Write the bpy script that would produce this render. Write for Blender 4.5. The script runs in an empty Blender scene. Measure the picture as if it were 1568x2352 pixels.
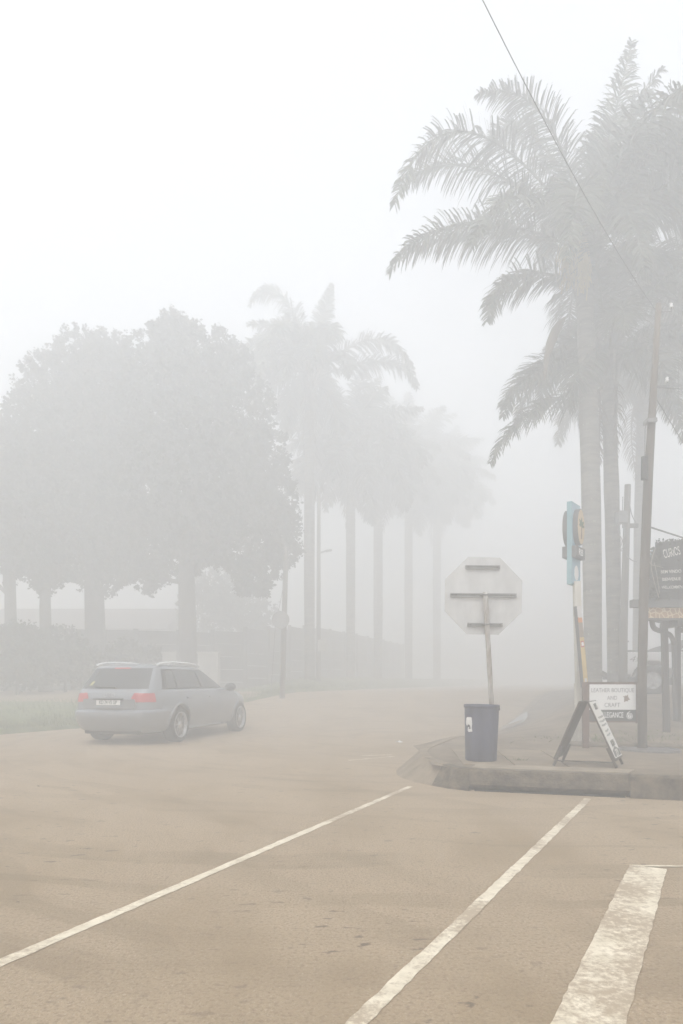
import bpy, bmesh, math, random
from mathutils import Vector, Matrix, noise as mnoise
R = math.radians
sc = bpy.context.scene
col = sc.collection

# ------------------------------------------------------------------ camera
F, CX, HY, H = 1568.0, 784.0, 1562.0, 1.12     # focal length, centre column, horizon row, eye height (photo measured at 1568 px wide)
cam_d = bpy.data.cameras.new('camera'); cam = bpy.data.objects.new('camera', cam_d); col.objects.link(cam)
cam.location = (0, 0, H); cam.rotation_euler = (R(90), 0, 0)
cam_d.sensor_fit = 'HORIZONTAL'; cam_d.sensor_width = 36; cam_d.lens = 36.0
cam_d.shift_y = (HY - 1175.5) / 1568.0
cam_d.clip_start = 0.05; cam_d.clip_end = 1500
sc.camera = cam

# ------------------------------------------------------------------ sky, sun, exposure
SUN_EL, SUN_ROT = 58, 200
w = bpy.data.worlds.new('World'); sc.world = w; w.use_nodes = True
nt = w.node_tree; nt.nodes.clear()
wo = nt.nodes.new('ShaderNodeOutputWorld'); bg = nt.nodes.new('ShaderNodeBackground')
sky = nt.nodes.new('ShaderNodeTexSky'); sky.sky_type = 'NISHITA'; sky.sun_disc = False
sky.sun_elevation = R(SUN_EL); sky.sun_rotation = R(SUN_ROT)
sky.air_density = 1.0; sky.dust_density = 3.0; sky.ozone_density = 1.0
hs = nt.nodes.new('ShaderNodeHueSaturation'); hs.inputs['Saturation'].default_value = 0.20   # overcast: grey-white cloud, hardly any blue
nt.links.new(sky.outputs[0], hs.inputs['Color']); nt.links.new(hs.outputs[0], bg.inputs[0])
bg.inputs[1].default_value = 0.13
nt.links.new(bg.outputs[0], wo.inputs[0])
sd = bpy.data.lights.new('sun', 'SUN'); sd.energy = 1.0; sd.angle = R(30); sd.color = (1, 0.985, 0.965)
sun = bpy.data.objects.new('sun', sd); col.objects.link(sun)
sun.rotation_euler = (R(90 - SUN_EL), 0, R(180 - SUN_ROT))
sc.view_settings.view_transform = 'Standard'; sc.view_settings.look = 'None'
sc.view_settings.gamma = 1; sc.view_settings.use_curve_mapping = False
sc.view_settings.exposure = 1.67
sc.cycles.use_denoising = True; sc.cycles.denoiser = 'OPENIMAGEDENOISE'
sc.cycles.max_bounces = 8; sc.cycles.volume_bounces = 3; sc.cycles.transparent_max_bounces = 8
sc.cycles.use_adaptive_sampling = False
FOG, FOG_TOP = 0.060, 18.6

# ------------------------------------------------------------------ helpers
rng = random.Random(7)
def P(x, y, Y):                       # photo pixel at a known distance -> point
    return Vector(((x - CX) / F * Y, Y, H - (y - HY) / F * Y))
def px(n, Y): return n / F * Y        # photo pixels -> metres at distance Y
def ss(a, b, x):
    t = min(1, max(0, (x - a) / (b - a))); return t * t * (3 - 2 * t)
def interp(tab, x):
    if x <= tab[0][0]: return tab[0][1]
    for (a, va), (b, vb) in zip(tab, tab[1:]):
        if x <= b: return va + (vb - va) * (x - a) / (b - a)
    return tab[-1][1]

def mat(name, c, rough=0.75, var=0.18, scale=6.0, metal=0.0, bump=0.0, bscale=60.0, c2=None, stretch=(1, 1, 1), spec=0.4, detail=6):
    m = bpy.data.materials.new(name); m.use_nodes = True
    t = m.node_tree; b = t.nodes['Principled BSDF']
    b.inputs['Roughness'].default_value = rough; b.inputs['Metallic'].default_value = metal
    b.inputs['Specular IOR Level'].default_value = spec
    tc = t.nodes.new('ShaderNodeTexCoord'); mp = t.nodes.new('ShaderNodeMapping'); mp.inputs['Scale'].default_value = stretch
    t.links.new(tc.outputs['Object'], mp.inputs[0])
    n = t.nodes.new('ShaderNodeTexNoise'); n.inputs['Scale'].default_value = scale; n.inputs['Detail'].default_value = detail; n.inputs['Roughness'].default_value = 0.62
    t.links.new(mp.outputs[0], n.inputs['Vector'])
    r = t.nodes.new('ShaderNodeValToRGB')
    lo = [max(0, v * (1 - var)) for v in c]; hi = list(c2) if c2 else [min(1, v * (1 + var)) for v in c]
    r.color_ramp.elements[0].position = 0.32; r.color_ramp.elements[1].position = 0.68
    r.color_ramp.elements[0].color = (*lo, 1); r.color_ramp.elements[1].color = (*hi, 1)
    t.links.new(n.outputs['Fac'], r.inputs[0]); t.links.new(r.outputs[0], b.inputs['Base Color'])
    if bump:
        n2 = t.nodes.new('ShaderNodeTexNoise'); n2.inputs['Scale'].default_value = bscale; n2.inputs['Detail'].default_value = 4
        t.links.new(mp.outputs[0], n2.inputs['Vector'])
        bp = t.nodes.new('ShaderNodeBump'); bp.inputs['Strength'].default_value = bump; bp.inputs['Distance'].default_value = 0.02
        t.links.new(n2.outputs['Fac'], bp.inputs['Height']); t.links.new(bp.outputs[0], b.inputs['Normal'])
    return m

class MB:
    def __init__(s): s.v = []; s.f = []; s.mi = []; s.m = 0
    def add(s, vs, fs):
        o = len(s.v); s.v += [tuple(v) for v in vs]
        for f in fs: s.f.append([i + o for i in f]); s.mi.append(s.m)
        return s
    def box(s, c, d, rot=None):
        hx, hy, hz = d[0] / 2, d[1] / 2, d[2] / 2
        vs = [Vector((x, y, z)) for x in (-hx, hx) for y in (-hy, hy) for z in (-hz, hz)]
        if rot is not None: vs = [rot @ v for v in vs]
        c = Vector(c)
        return s.add([v + c for v in vs], [(0, 1, 3, 2), (4, 6, 7, 5), (0, 4, 5, 1), (2, 3, 7, 6), (0, 2, 6, 4), (1, 5, 7, 3)])
    def tube(s, pts, rad, seg=10, cap=True):
        pts = [Vector(p) for p in pts]; n = len(pts)
        if not hasattr(rad, '__len__'): rad = [rad] * n
        vs = []; up = None
        for i, p in enumerate(pts):
            t = (pts[min(i + 1, n - 1)] - pts[max(i - 1, 0)]).normalized()
            if up is None: up = Vector((0, 1, 0)) if abs(t.y) < 0.9 else Vector((1, 0, 0))
            a = t.cross(up).normalized(); b = t.cross(a).normalized(); up = -b if (-b).dot(up) > 0 else b
            for k in range(seg):
                th = 2 * math.pi * k / seg
                vs.append(p + (a * math.cos(th) + b * math.sin(th)) * rad[i])
        fs = [(i * seg + k, i * seg + (k + 1) % seg, (i + 1) * seg + (k + 1) % seg, (i + 1) * seg + k) for i in range(n - 1) for k in range(seg)]
        if cap: fs += [tuple(range(seg))[::-1], tuple((n - 1) * seg + k for k in range(seg))]
        return s.add(vs, fs)
    def lathe(s, prof, c=(0, 0, 0), seg=32, M=None):      # prof: (r, z)
        vs = []
        for r, z in prof:
            for k in range(seg):
                th = 2 * math.pi * k / seg; v = Vector((r * math.cos(th), r * math.sin(th), z))
                if M is not None: v = M @ v
                vs.append(v + Vector(c))
        n = len(prof)
        return s.add(vs, [(i * seg + k, i * seg + (k + 1) % seg, (i + 1) * seg + (k + 1) % seg, (i + 1) * seg + k) for i in range(n - 1) for k in range(seg)])
    def prism(s, poly, fn0, fn1):                         # poly 2-D, fn maps (a,b) to the two faces
        n = len(poly); vs = [fn0(*p) for p in poly] + [fn1(*p) for p in poly]
        fs = [tuple(range(n))[::-1], tuple(range(n, 2 * n))] + [(i, (i + 1) % n, n + (i + 1) % n, n + i) for i in range(n)]
        return s.add(vs, fs)
    def grid(s, fn, nu, nv):
        vs = [fn(i / nu, j / nv) for i in range(nu + 1) for j in range(nv + 1)]
        return s.add(vs, [(i * (nv + 1) + j, (i + 1) * (nv + 1) + j, (i + 1) * (nv + 1) + j + 1, i * (nv + 1) + j + 1) for i in range(nu) for j in range(nv)])
    def mesh(s, name, mats, smooth=False):
        me = bpy.data.meshes.new(name); me.from_pydata(s.v, [], s.f)
        for m in (mats if isinstance(mats, (list, tuple)) else [mats]): me.materials.append(m)
        me.polygons.foreach_set('material_index', s.mi)
        if smooth: me.polygons.foreach_set('use_smooth', [True] * len(s.f))
        me.update(); return me
    def build(s, name, mats, parent=None, smooth=False, bevel=0, fix=True):
        me = s.mesh(name, mats, smooth)
        if fix:
            bm = bmesh.new(); bm.from_mesh(me); bmesh.ops.recalc_face_normals(bm, faces=bm.faces); bm.to_mesh(me); bm.free()
        o = bpy.data.objects.new(name, me); col.objects.link(o)
        if parent: o.parent = parent
        if bevel:
            b = o.modifiers.new('bevel', 'BEVEL'); b.width = bevel; b.segments = 2; b.limit_method = 'ANGLE'; b.angle_limit = R(40)
        return o

def tag(o, label, cat, group=None):
    o['label'] = label; o['category'] = cat
    if group: o['group'] = group
    return o
def thing(name, loc, label, cat, group=None, rz=0):
    o = bpy.data.objects.new(name, None); col.objects.link(o)
    o.location = loc; o.rotation_euler = (0, 0, rz); o.empty_display_size = 0.2
    return tag(o, label, cat, group)
def link(me, name, parent=None, loc=(0, 0, 0), rot=(0, 0, 0), scale=(1, 1, 1)):
    o = bpy.data.objects.new(name, me); col.objects.link(o); o.location = loc; o.rotation_euler = rot; o.scale = scale
    if parent: o.parent = parent
    return o
def text(s, size, m, parent, loc, rot=(R(90), 0, 0), sx=1.0, align='CENTER', shear=0, name='lettering', weight=0.0):
    cu = bpy.data.curves.new('lettering', 'FONT'); cu.body = s; cu.size = size; cu.align_x = align; cu.align_y = 'CENTER'
    cu.extrude = 0.0015; cu.resolution_u = 3; cu.shear = shear; cu.offset = weight
    tmp = bpy.data.objects.new('tmp_text', cu); col.objects.link(tmp)
    dg = bpy.context.evaluated_depsgraph_get(); dg.update()
    me = bpy.data.meshes.new_from_object(tmp.evaluated_get(dg)); me.name = 'lettering'
    bpy.data.objects.remove(tmp); bpy.data.curves.remove(cu)
    me.materials.clear(); me.materials.append(m)
    return link(me, name, parent, loc, rot, (sx, 1, 1))

# ------------------------------------------------------------------ terrain heights
LOT = [(9, .21), (10, .25), (11.5, .30), (12.5, .42), (14, .70), (16, .80), (23, .95), (200, .95)]
BACK = [(.6, 8.10), (.66, 8.7), (.85, 9.3), (1.26, 10.03), (2.06, 12.0), (3.83, 16.2), (7.4, 24.0), (13, 36), (30, 72), (62, 140)]     # x -> y of the pavement's far edge
FRONT = [(.6, 8.1), (.68, 7.72), (.96, 7.24), (1.28, 6.91), (3.18, 6.35), (12, 3.75), (62, -11)]
EDGE = [(-120, 4), (-30, 10.4), (-7.2, 13.7), (-6.5, 15.3), (-4.6, 17.5), (-3, 19.5), (-1.9, 21.5), (-.75, 24), (.2, 26.5), (1.2, 29.5), (4.3, 37), (8.6, 48), (30, 105), (52, 140)]
inv = lambda tab: sorted((b, a) for a, b in tab)
BACKI, EDGEI = inv(BACK), inv(EDGE)
def road_z(x, y): return 0.74 * ss(15.3, 23, y)
def pave_z(x, y):
    e = road_z(x, y) + 0.21 * (1 - ss(10.5, 14, y)) + 0.012
    d = x - interp(BACKI, y) if y > 8.1 else 3
    return e + (max(interp(LOT, y), road_z(x, y) + .03) - e) * ss(0, 2.5, d)
def verge_z(x, y):
    d = y - interp(EDGE, x)
    return road_z(x, interp(EDGE, x)) + 0.10 + 0.40 * ss(0, 7, d) + 0.03 * mnoise.noise(Vector((x * .8, y * .8, 0)))
# ------------------------------------------------------------------ road
def road_material():
    m = mat('dusty_asphalt', (.35, .268, .178), rough=.85, var=.05, scale=.55, bump=.5, bscale=90, c2=(.38, .293, .195))
    t = m.node_tree; b = t.nodes['Principled BSDF']; ramp = [n for n in t.nodes if n.type == 'VALTORGB'][0]
    tc = [n for n in t.nodes if n.type == 'TEX_COORD'][0]
    def layer(prev, scale, stretch, p0, p1, colr, amount, rot=0, detail=5, mask=False):
        mp = t.nodes.new('ShaderNodeMapping'); mp.inputs['Scale'].default_value = stretch; mp.inputs['Rotation'].default_value = (0, 0, rot)
        t.links.new(tc.outputs['Object'], mp.inputs[0])
        n = t.nodes.new('ShaderNodeTexNoise'); n.inputs['Scale'].default_value = scale; n.inputs['Detail'].default_value = detail
        t.links.new(mp.outputs[0], n.inputs['Vector'])
        r = t.nodes.new('ShaderNodeMapRange'); r.inputs[1].default_value = p0; r.inputs[2].default_value = p1; r.inputs[4].default_value = amount
        t.links.new(n.outputs['Fac'], r.inputs[0])
        fac = r.outputs[0]
        if mask:      # only in worn areas
            n3 = t.nodes.new('ShaderNodeTexNoise'); n3.inputs['Scale'].default_value = .55; n3.inputs['Detail'].default_value = 2
            t.links.new(tc.outputs['Object'], n3.inputs['Vector']); k3 = t.nodes.new('ShaderNodeMapRange'); k3.inputs[1].default_value = .40; k3.inputs[2].default_value = .58
            t.links.new(n3.outputs['Fac'], k3.inputs[0]); mm = t.nodes.new('ShaderNodeMath'); mm.operation = 'MULTIPLY'
            t.links.new(fac, mm.inputs[0]); t.links.new(k3.outputs[0], mm.inputs[1]); fac = mm.outputs[0]
        mx = t.nodes.new('ShaderNodeMix'); mx.data_type = 'RGBA'; mx.inputs[7].default_value = (*colr, 1)
        t.links.new(fac, mx.inputs[0]); t.links.new(prev, mx.inputs[6])
        return mx.outputs[2]
    o = layer(ramp.outputs[0], 55, (1, 1, 1), .48, .66, (.19, .14, .085), .55, detail=4)
    o = layer(o, 70, (1.3, 1, 1), .56, .70, (.50, .42, .32), .5, detail=3)          # grit
    o = layer(o, 1.1, (1, .45, 1), .48, .66, (.27, .20, .12), .75, rot=R(-25))                       # damp drifts
    def sweep(prev, cx, cy, freq, p0, p1, colr, amount, seed):
        vm = t.nodes.new('ShaderNodeVectorMath'); vm.operation = 'DISTANCE'; vm.inputs[1].default_value = (cx, cy, 0); t.links.new(tc.outputs['Object'], vm.inputs[0])
        nw = t.nodes.new('ShaderNodeTexNoise'); nw.inputs['Scale'].default_value = .35; nw.inputs['Detail'].default_value = 2; t.links.new(tc.outputs['Object'], nw.inputs['Vector'])
        ma = t.nodes.new('ShaderNodeMath'); ma.operation = 'MULTIPLY_ADD'; ma.inputs[1].default_value = 1.6; t.links.new(nw.outputs['Fac'], ma.inputs[0]); t.links.new(vm.outputs['Value'], ma.inputs[2])
        n1 = t.nodes.new('ShaderNodeTexNoise'); n1.noise_dimensions = '1D'; n1.inputs['Scale'].default_value = freq; n1.inputs['Detail'].default_value = 3
        of = t.nodes.new('ShaderNodeMath'); of.operation = 'ADD'; of.inputs[1].default_value = seed; t.links.new(ma.outputs[0], of.inputs[0]); t.links.new(of.outputs[0], n1.inputs['W'])
        r = t.nodes.new('ShaderNodeMapRange'); r.inputs[1].default_value = p0; r.inputs[2].default_value = p1; r.inputs[4].default_value = amount; t.links.new(n1.outputs['Fac'], r.inputs[0])
        n4 = t.nodes.new('ShaderNodeTexNoise'); n4.inputs['Scale'].default_value = .9; n4.inputs['Detail'].default_value = 4; t.links.new(tc.outputs['Object'], n4.inputs['Vector'])
        r4 = t.nodes.new('ShaderNodeMapRange'); r4.inputs[1].default_value = .38; r4.inputs[2].default_value = .62; t.links.new(n4.outputs['Fac'], r4.inputs[0])
        mm = t.nodes.new('ShaderNodeMath'); mm.operation = 'MULTIPLY'; t.links.new(r.outputs[0], mm.inputs[0]); t.links.new(r4.outputs[0], mm.inputs[1])
        mx = t.nodes.new('ShaderNodeMix'); mx.data_type = 'RGBA'; mx.inputs[7].default_value = (*colr, 1); t.links.new(mm.outputs[0], mx.inputs[0]); t.links.new(prev, mx.inputs[6])
        return mx.outputs[2]
    o = sweep(o, 1.5, 13.5, 2.6, .53, .62, (.21, .155, .092), .45, 3.0)
    o = sweep(o, -9.0, -4.0, 2.2, .55, .63, (.22, .165, .10), .35, 11.0)
    o = layer(o, 15.0, (.5, 1, 1), .635, .69, (.13, .10, .07), .85, detail=3, mask=True)                        # pits and dark patches
    t.links.new(o, b.inputs['Base Color'])
    return m
ASPH = road_material()
PAINT = mat('worn_road_paint', (.60, .53, .40), rough=.75, var=.08, scale=9, c2=(.76, .69, .55))
def paint_wear(m, asph=(.36, .285, .20), edge=(.60, .69)):
    t = m.node_tree; b = t.nodes['Principled BSDF']; r = [n for n in t.nodes if n.type == 'VALTORGB'][0]
    tc = [n for n in t.nodes if n.type == 'TEX_COORD'][0]
    def nz(sc_, det, rg):
        n = t.nodes.new('ShaderNodeTexNoise'); n.inputs['Scale'].default_value = sc_; n.inputs['Detail'].default_value = det; n.inputs['Roughness'].default_value = rg
        t.links.new(tc.outputs['Object'], n.inputs['Vector']); return n.outputs['Fac']
    ad = t.nodes.new('ShaderNodeMath'); ad.operation = 'MULTIPLY_ADD'; ad.inputs[1].default_value = .62       # big fade + fine chipping
    t.links.new(nz(1.7, 3, .5), ad.inputs[0]); m2 = t.nodes.new('ShaderNodeMath'); m2.operation = 'MULTIPLY'; m2.inputs[1].default_value = .55
    t.links.new(nz(26, 8, .75), m2.inputs[0]); t.links.new(m2.outputs[0], ad.inputs[2])
    k = t.nodes.new('ShaderNodeMapRange'); k.inputs[1].default_value = edge[0]; k.inputs[2].default_value = edge[1]; k.inputs[4].default_value = .92
    t.links.new(ad.outputs[0], k.inputs[0])
    mx = t.nodes.new('ShaderNodeMix'); mx.data_type = 'RGBA'; mx.inputs[7].default_value = (*asph, 1)
    t.links.new(k.outputs[0], mx.inputs[0]); t.links.new(r.outputs[0], mx.inputs[6]); t.links.new(mx.outputs[2], b.inputs['Base Color'])
paint_wear(PAINT, edge=(.55, .66))

def axis(lo, hi, a, b, step, coarse):
    v = [lo]; x = lo
    while x < hi:
        x += step if a <= x < b else coarse
        v.append(min(x, hi))
    return v
xs = axis(-120, 120, -14, 14, .5, 6); ys = axis(-30, 120, 1, 32, .4, 5)
mb = MB(); nx_, ny_ = len(xs), len(ys)
mb.add([(x, y, road_z(x, y)) for x in xs for y in ys], [(i * ny_ + j, (i + 1) * ny_ + j, (i + 1) * ny_ + j + 1, i * ny_ + j + 1) for i in range(nx_ - 1) for j in range(ny_ - 1)])
road = mb.build('road', ASPH, smooth=True); road['kind'] = 'structure'

def stripe(p, q, w0, w1, z=.0025, step=.05, jag=.004, name='painted_line'):
    p, q = Vector((*p, 0)), Vector((*q, 0)); d = (q - p); L = d.length; d.normalize(); nrm = Vector((-d.y, d.x, 0))
    k = max(2, int(L / step)); vs = []
    for i in range(k + 1):
        c = p + d * (L * i / k); wd = (w0 + (w1 - w0) * i / k) / 2
        for s in (-1, 1):
            v = c + nrm * s * (wd + rng.uniform(-jag, jag)); vs.append((v.x, v.y, road_z(v.x, v.y) + z))
    return MB().add(vs, [(2 * i, 2 * i + 1, 2 * i + 3, 2 * i + 2) for i in range(k)]).build(name, PAINT, road)
def g(x, y): Y = F * H / (y - HY); return ((x - CX) / F * Y, Y)
a, b = Vector(g(0, 2212)), Vector(g(942, 1806))
stripe(a - (b - a) * .35, b, .070, .060)
a, b = Vector(g(818, 2351)), Vector(g(1350, 1834))
stripe(a - (b - a) * .35, b, .070, .064)
a, b = Vector(g(1351, 2351)), Vector(g(1488, 1991))
stripe(a - (b - a) * .8, b, 0.225, .205, z=.003, jag=.004)
stripe(g(1447, 1989), (6.5, 3.93), .032, .032, z=.0055, jag=.002)
stripe(g(800, 1746), g(905, 1737), .05, .06, jag=.012)
stripe(g(830, 1735), g(900, 1733), .05, .04, jag=.012)

# ------------------------------------------------------------------ pavement, kerb, storm inlet
CONC = mat('dirty_concrete', (.165, .125, .082), rough=.9, var=.28, scale=2.2, bump=.35, bscale=55, c2=(.25, .198, .14))
KERB = mat('kerb_concrete', (.062, .047, .031), rough=.92, var=.4, scale=9, bump=.5, bscale=45, c2=(.165, .13, .088))
SLAB = mat('slab_concrete', (.275, .228, .168), rough=.9, var=.2, scale=5, bump=.3, bscale=70)
mb = MB()
xs = [.99, 1.04, 1.09, 1.15, 1.3, 1.5, 1.75] + [2 + .3 * i for i in range(48)] + [18, 22, 28, 36, 46, 60]
NV = 60
rows = []
for x in xs:
    y0, y1 = interp(FRONT, x) + .07 + .12 * (1 - ss(1.0, 1.5, x)), interp(BACK, x) - .10 - .12 * ss(.6, 3, x)
    rows.append([(x, y0 + (y1 - y0) * (j / NV) ** 1.5) for j in range(NV + 1)])
vs = [(x, y, pave_z(x, y) - .006 + .008 * mnoise.noise(Vector((x * 1.5, y * 1.5, 3)))) for r in rows for x, y in r]
mb.add(vs, [(i * (NV + 1) + j, (i + 1) * (NV + 1) + j, (i + 1) * (NV + 1) + j + 1, i * (NV + 1) + j + 1) for i in range(len(xs) - 1) for j in range(NV)])
pave = mb.build('pavement', CONC, smooth=True); pave['kind'] = 'structure'

# foot line of the kerb, from far right round the corner and back along the far street
def catmull(pts, n):
    out = []
    for i in range(len(pts) - 1):
        p0, p1, p2, p3 = pts[max(i - 1, 0)], pts[i], pts[i + 1], pts[min(i + 2, len(pts) - 1)]
        for k in range(n):
            t = k / n
            out.append(tuple(.5 * ((2 * b) + (c - a) * t + (2 * a - 5 * b + 4 * c - d) * t * t + (3 * b - a - 3 * c + d) * t ** 3) for a, b, c, d in zip(p0, p1, p2, p3)))
    return out + [pts[-1]]
def kerb_piece(p, q, o0, o1, zlo, name='kerb_stone', m=KERB, wid=.13, dz=0, sub=3):
    # p, q foot points; o: how far the top edge is set back (splayed kerb); zlo: bottom of the face
    p, q = Vector((*p, 0)), Vector((*q, 0)); d = (q - p).normalized(); n = Vector((d.y, -d.x, 0))
    vs = []
    for i in range(sub + 1):
        t = i / sub; c = p.lerp(q, t) ; o = o0 + (o1 - o0) * t
        c = c + d * ((.004 if i == 0 else 0) - (.004 if i == sub else 0))
        top = c + n * (o + wid * .5); zt = pave_z(top.x, top.y) + .006 + dz
        if c.y > 12: zt = road_z(c.x, c.y) + max(.02, .21 * (1 - ss(10.5, 14, c.y)) + .02) + dz
        zb = road_z(c.x, c.y)
        for u, z in ((o * .1, zb + zlo), (o * .25, zb + zlo + .04), (o + .012, zt - .018), (o + .03, zt), (o + wid, zt), (o + wid, zb - .05), (o * .1, zb - .05 if zlo <= 0 else zb + zlo)):
            v = c + n * u; vs.append((v.x, v.y, z))
    k = 7
    fs = [(i * k + j, i * k + (j + 1) % k, (i + 1) * k + (j + 1) % k, (i + 1) * k + j) for i in range(sub) for j in range(k)]
    fs += [tuple(range(k))[::-1], tuple(sub * k + j for j in range(k))]
    return MB().add(vs, fs).build(name, m, pave)
# straight run right of the inlet
A0, A1 = Vector((2.74, 6.48)), Vector((12, 3.75)); L = (A1 - A0).length; n = 9
dirn = (A0 - A1).normalized()
for i in range(n):
    kerb_piece(A1 + dirn * L * (i / n), A1 + dirn * L * ((i + 1) / n), .03, .03, -.02)
# inlet: a lintel bridging a dark slot, a slab on top, cheeks
kerb_piece((2.74, 6.48), (1.285, 6.908), .035, .03, .068, name='inlet_lintel', wid=.16, sub=6)
I0, I1 = Vector((1.30, 6.91, 0)), Vector((2.74, 6.487, 0)); d = (I1 - I0).normalized(); nb = Vector((-d.y, d.x, 0))
mb = MB()
qs = [I0 + nb * .165, I1 + nb * .165, I1 + nb * .46 + d * .10, I0 + nb * .46 + d * .02]
mb.add([(v.x, v.y, pave_z(v.x, v.y) + .012) for v in qs] + [(v.x, v.y, .12) for v in qs], [(0, 1, 2, 3), (0, 4, 5, 1), (1, 5, 6, 2), (2, 6, 7, 3), (3, 7, 4, 0)])
mb.build('inlet_slab', SLAB, pave, bevel=.006)
DARK = mat('inlet_shade', (.02, .018, .016), rough=.95)  # near-black colour stands in for the shade inside the slot
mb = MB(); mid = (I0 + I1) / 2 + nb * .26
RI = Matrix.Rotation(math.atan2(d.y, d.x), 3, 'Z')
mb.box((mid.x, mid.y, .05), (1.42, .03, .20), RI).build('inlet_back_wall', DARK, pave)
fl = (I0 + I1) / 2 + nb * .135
MB().box((fl.x, fl.y, .002), (1.42, .24, .008), RI).build('inlet_shade_sheet', DARK, pave)  # thin sheet over the road, painted shade under the lintel
# corner and far side
cpts = [(1.285, 6.908), (1.10, 7.05), (.93, 7.25), (.76, 7.52), (.64, 7.82), (.60, 8.15), (.63, 8.55), (.75, 9.0), (.96, 9.5), (1.22, 10.0), (1.60, 10.9), (2.06, 12.0), (2.55, 13.2), (3.2, 14.7), (3.83, 16.2), (4.9, 18.5), (6.1, 21.2), (7.4, 24.0), (9.2, 27.9), (11, 31.7)]
offs = [.03, .07, .19, .28, .32, .33, .31, .27, .22, .16, .11, .06] + [.03] * 20
DUSTK = mat('dusty_splayed_kerb', (.24, .19, .13), rough=.92, var=.25, scale=4, bump=.4, bscale=50, c2=(.31, .25, .18))
for i in range(len(cpts) - 1):
    kerb_piece(cpts[i], cpts[i + 1], offs[i], offs[i + 1], -.02, sub=2, m=KERB if i < 2 else DUSTK)
# paving slabs on the corner: joints between cast bays, thin raised slabs
def bay(cs):
    mb = MB(); n = len(cs)
    mb.add([(x, y, pave_z(x, y) + .003) for x, y in cs] + [(x, y, pave_z(x, y) - .03) for x, y in cs], [tuple(range(n))] + [(i, (i + 1) % n, n + (i + 1) % n, n + i) for i in range(n)])
    return mb.build('paving_slab', SLAB2, pave, bevel=.003)
SLAB2 = mat('paving_concrete', (.225, .178, .125), rough=.9, var=.25, scale=3, bump=.3, bscale=60)
def lerp2(a, b, t): return (a[0] + (b[0] - a[0]) * t, a[1] + (b[1] - a[1]) * t)
q00, q10, q11, q01 = (1.32, 7.42), (2.92, 6.98), (3.15, 8.75), (1.45, 9.15)
gp = .004
for i in range(3):
    for j in range(2):
        c = []
        for (s, t) in ((i / 3 + gp, j / 2 + gp), ((i + 1) / 3 - gp, j / 2 + gp), ((i + 1) / 3 - gp, (j + 1) / 2 - gp), (i / 3 + gp, (j + 1) / 2 - gp)):
            c.append(lerp2(lerp2(q00, q10, s), lerp2(q01, q11, s), t))
        bay(c)
# low earth edging in front of the shop posts, manhole cover
EARTH = mat('bare_earth', (.17, .14, .105), rough=.95, var=.3, scale=5, bump=.6, bscale=30, c2=(.245, .20, .15))
mb = MB(); pts = [(3.05, 9.45), (3.6, 9.30), (4.2, 9.2), (5.0, 9.1), (6.5, 8.95), (9, 8.8)]
mb.tube([(x, y, pave_z(x, y) + .015) for x, y in catmull(pts, 5)], .045, 7).build('earth_edging', EARTH, pave, smooth=True)
STEEL = mat('cast_iron', (.16, .15, .145), rough=.6, var=.3, scale=20, metal=.3, bump=.4, bscale=40)
mx, my = 4.02, 8.92
mh = MB().lathe([(0, .012), (.30, .012), (.31, .004), (.33, .004), (.335, .016), (.37, .016), (.385, -.03)], (0, 0, 0), 36).build('manhole_cover', STEEL, None, smooth=False)
mh.location = (mx, my, pave_z(mx, my) + .004)
tag(mh, 'round iron manhole cover set in the pavement before the shop post', 'manhole cover')
# puddle along the far kerb
WET = mat('puddle_water', (.10, .095, .09), rough=.06, var=.05, spec=.6)
mb = MB(); pl = []
for k in range(40):
    th = 2 * math.pi * k / 40; r = 1 + .35 * mnoise.noise(Vector((math.cos(th) * 1.7, math.sin(th) * 1.7, 5)))
    a_, b_ = 1.7 * math.cos(th) * r, .16 * math.sin(th) * r
    x, y = 4.25 + a_ * .38 - b_ * .92, 16.5 + a_ * .92 + b_ * .38
    pl.append((x, y, max(road_z(x, y), pave_z(x, y)) + .03))
pd = MB().add(pl, [tuple(range(40))]).build('puddle', WET); pd['kind'] = 'structure'

# ------------------------------------------------------------------ grass verge with its kerb stub
TURF = mat('verge_turf', (.095, .145, .04), rough=.95, var=.4, scale=2.5, bump=.6, bscale=25, c2=(.18, .21, .075))
xs = axis(-118, 52, -14, 8, .4, 4); NV = 34; vs = []
for x in xs:
    y0 = interp(EDGE, x); y1 = 119
    for j in range(NV + 1):
        y = y0 + (y1 - y0) * (j / NV) ** 2.4; vs.append((x, y, verge_z(x, y) if j else road_z(x, y) - .05))
mb = MB().add(vs, [(i * (NV + 1) + j, (i + 1) * (NV + 1) + j, (i + 1) * (NV + 1) + j + 1, i * (NV + 1) + j + 1) for i in range(len(xs) - 1) for j in range(NV)])
verge = mb.build('grass_verge', TURF, smooth=True); verge['kind'] = 'structure'
for i in range(7):
    x0 = -7.15 - .62 * (i + 1); x1 = x0 + .60
    y0, y1 = interp(EDGE, x0) - .06, interp(EDGE, x1) - .06
    mb = MB(); ang = math.atan2(y1 - y0, x1 - x0)
    mb.box(((x0 + x1) / 2, (y0 + y1) / 2, .05), (.60, .14, .17), Matrix.Rotation(ang, 3, 'Z')).build('kerb_stone', SLAB, verge, bevel=.015)
GRASS = mat('grass_blades', (.085, .145, .03), rough=.8, var=.35, scale=3, c2=(.18, .21, .06))
vs, fs = [], []
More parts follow.
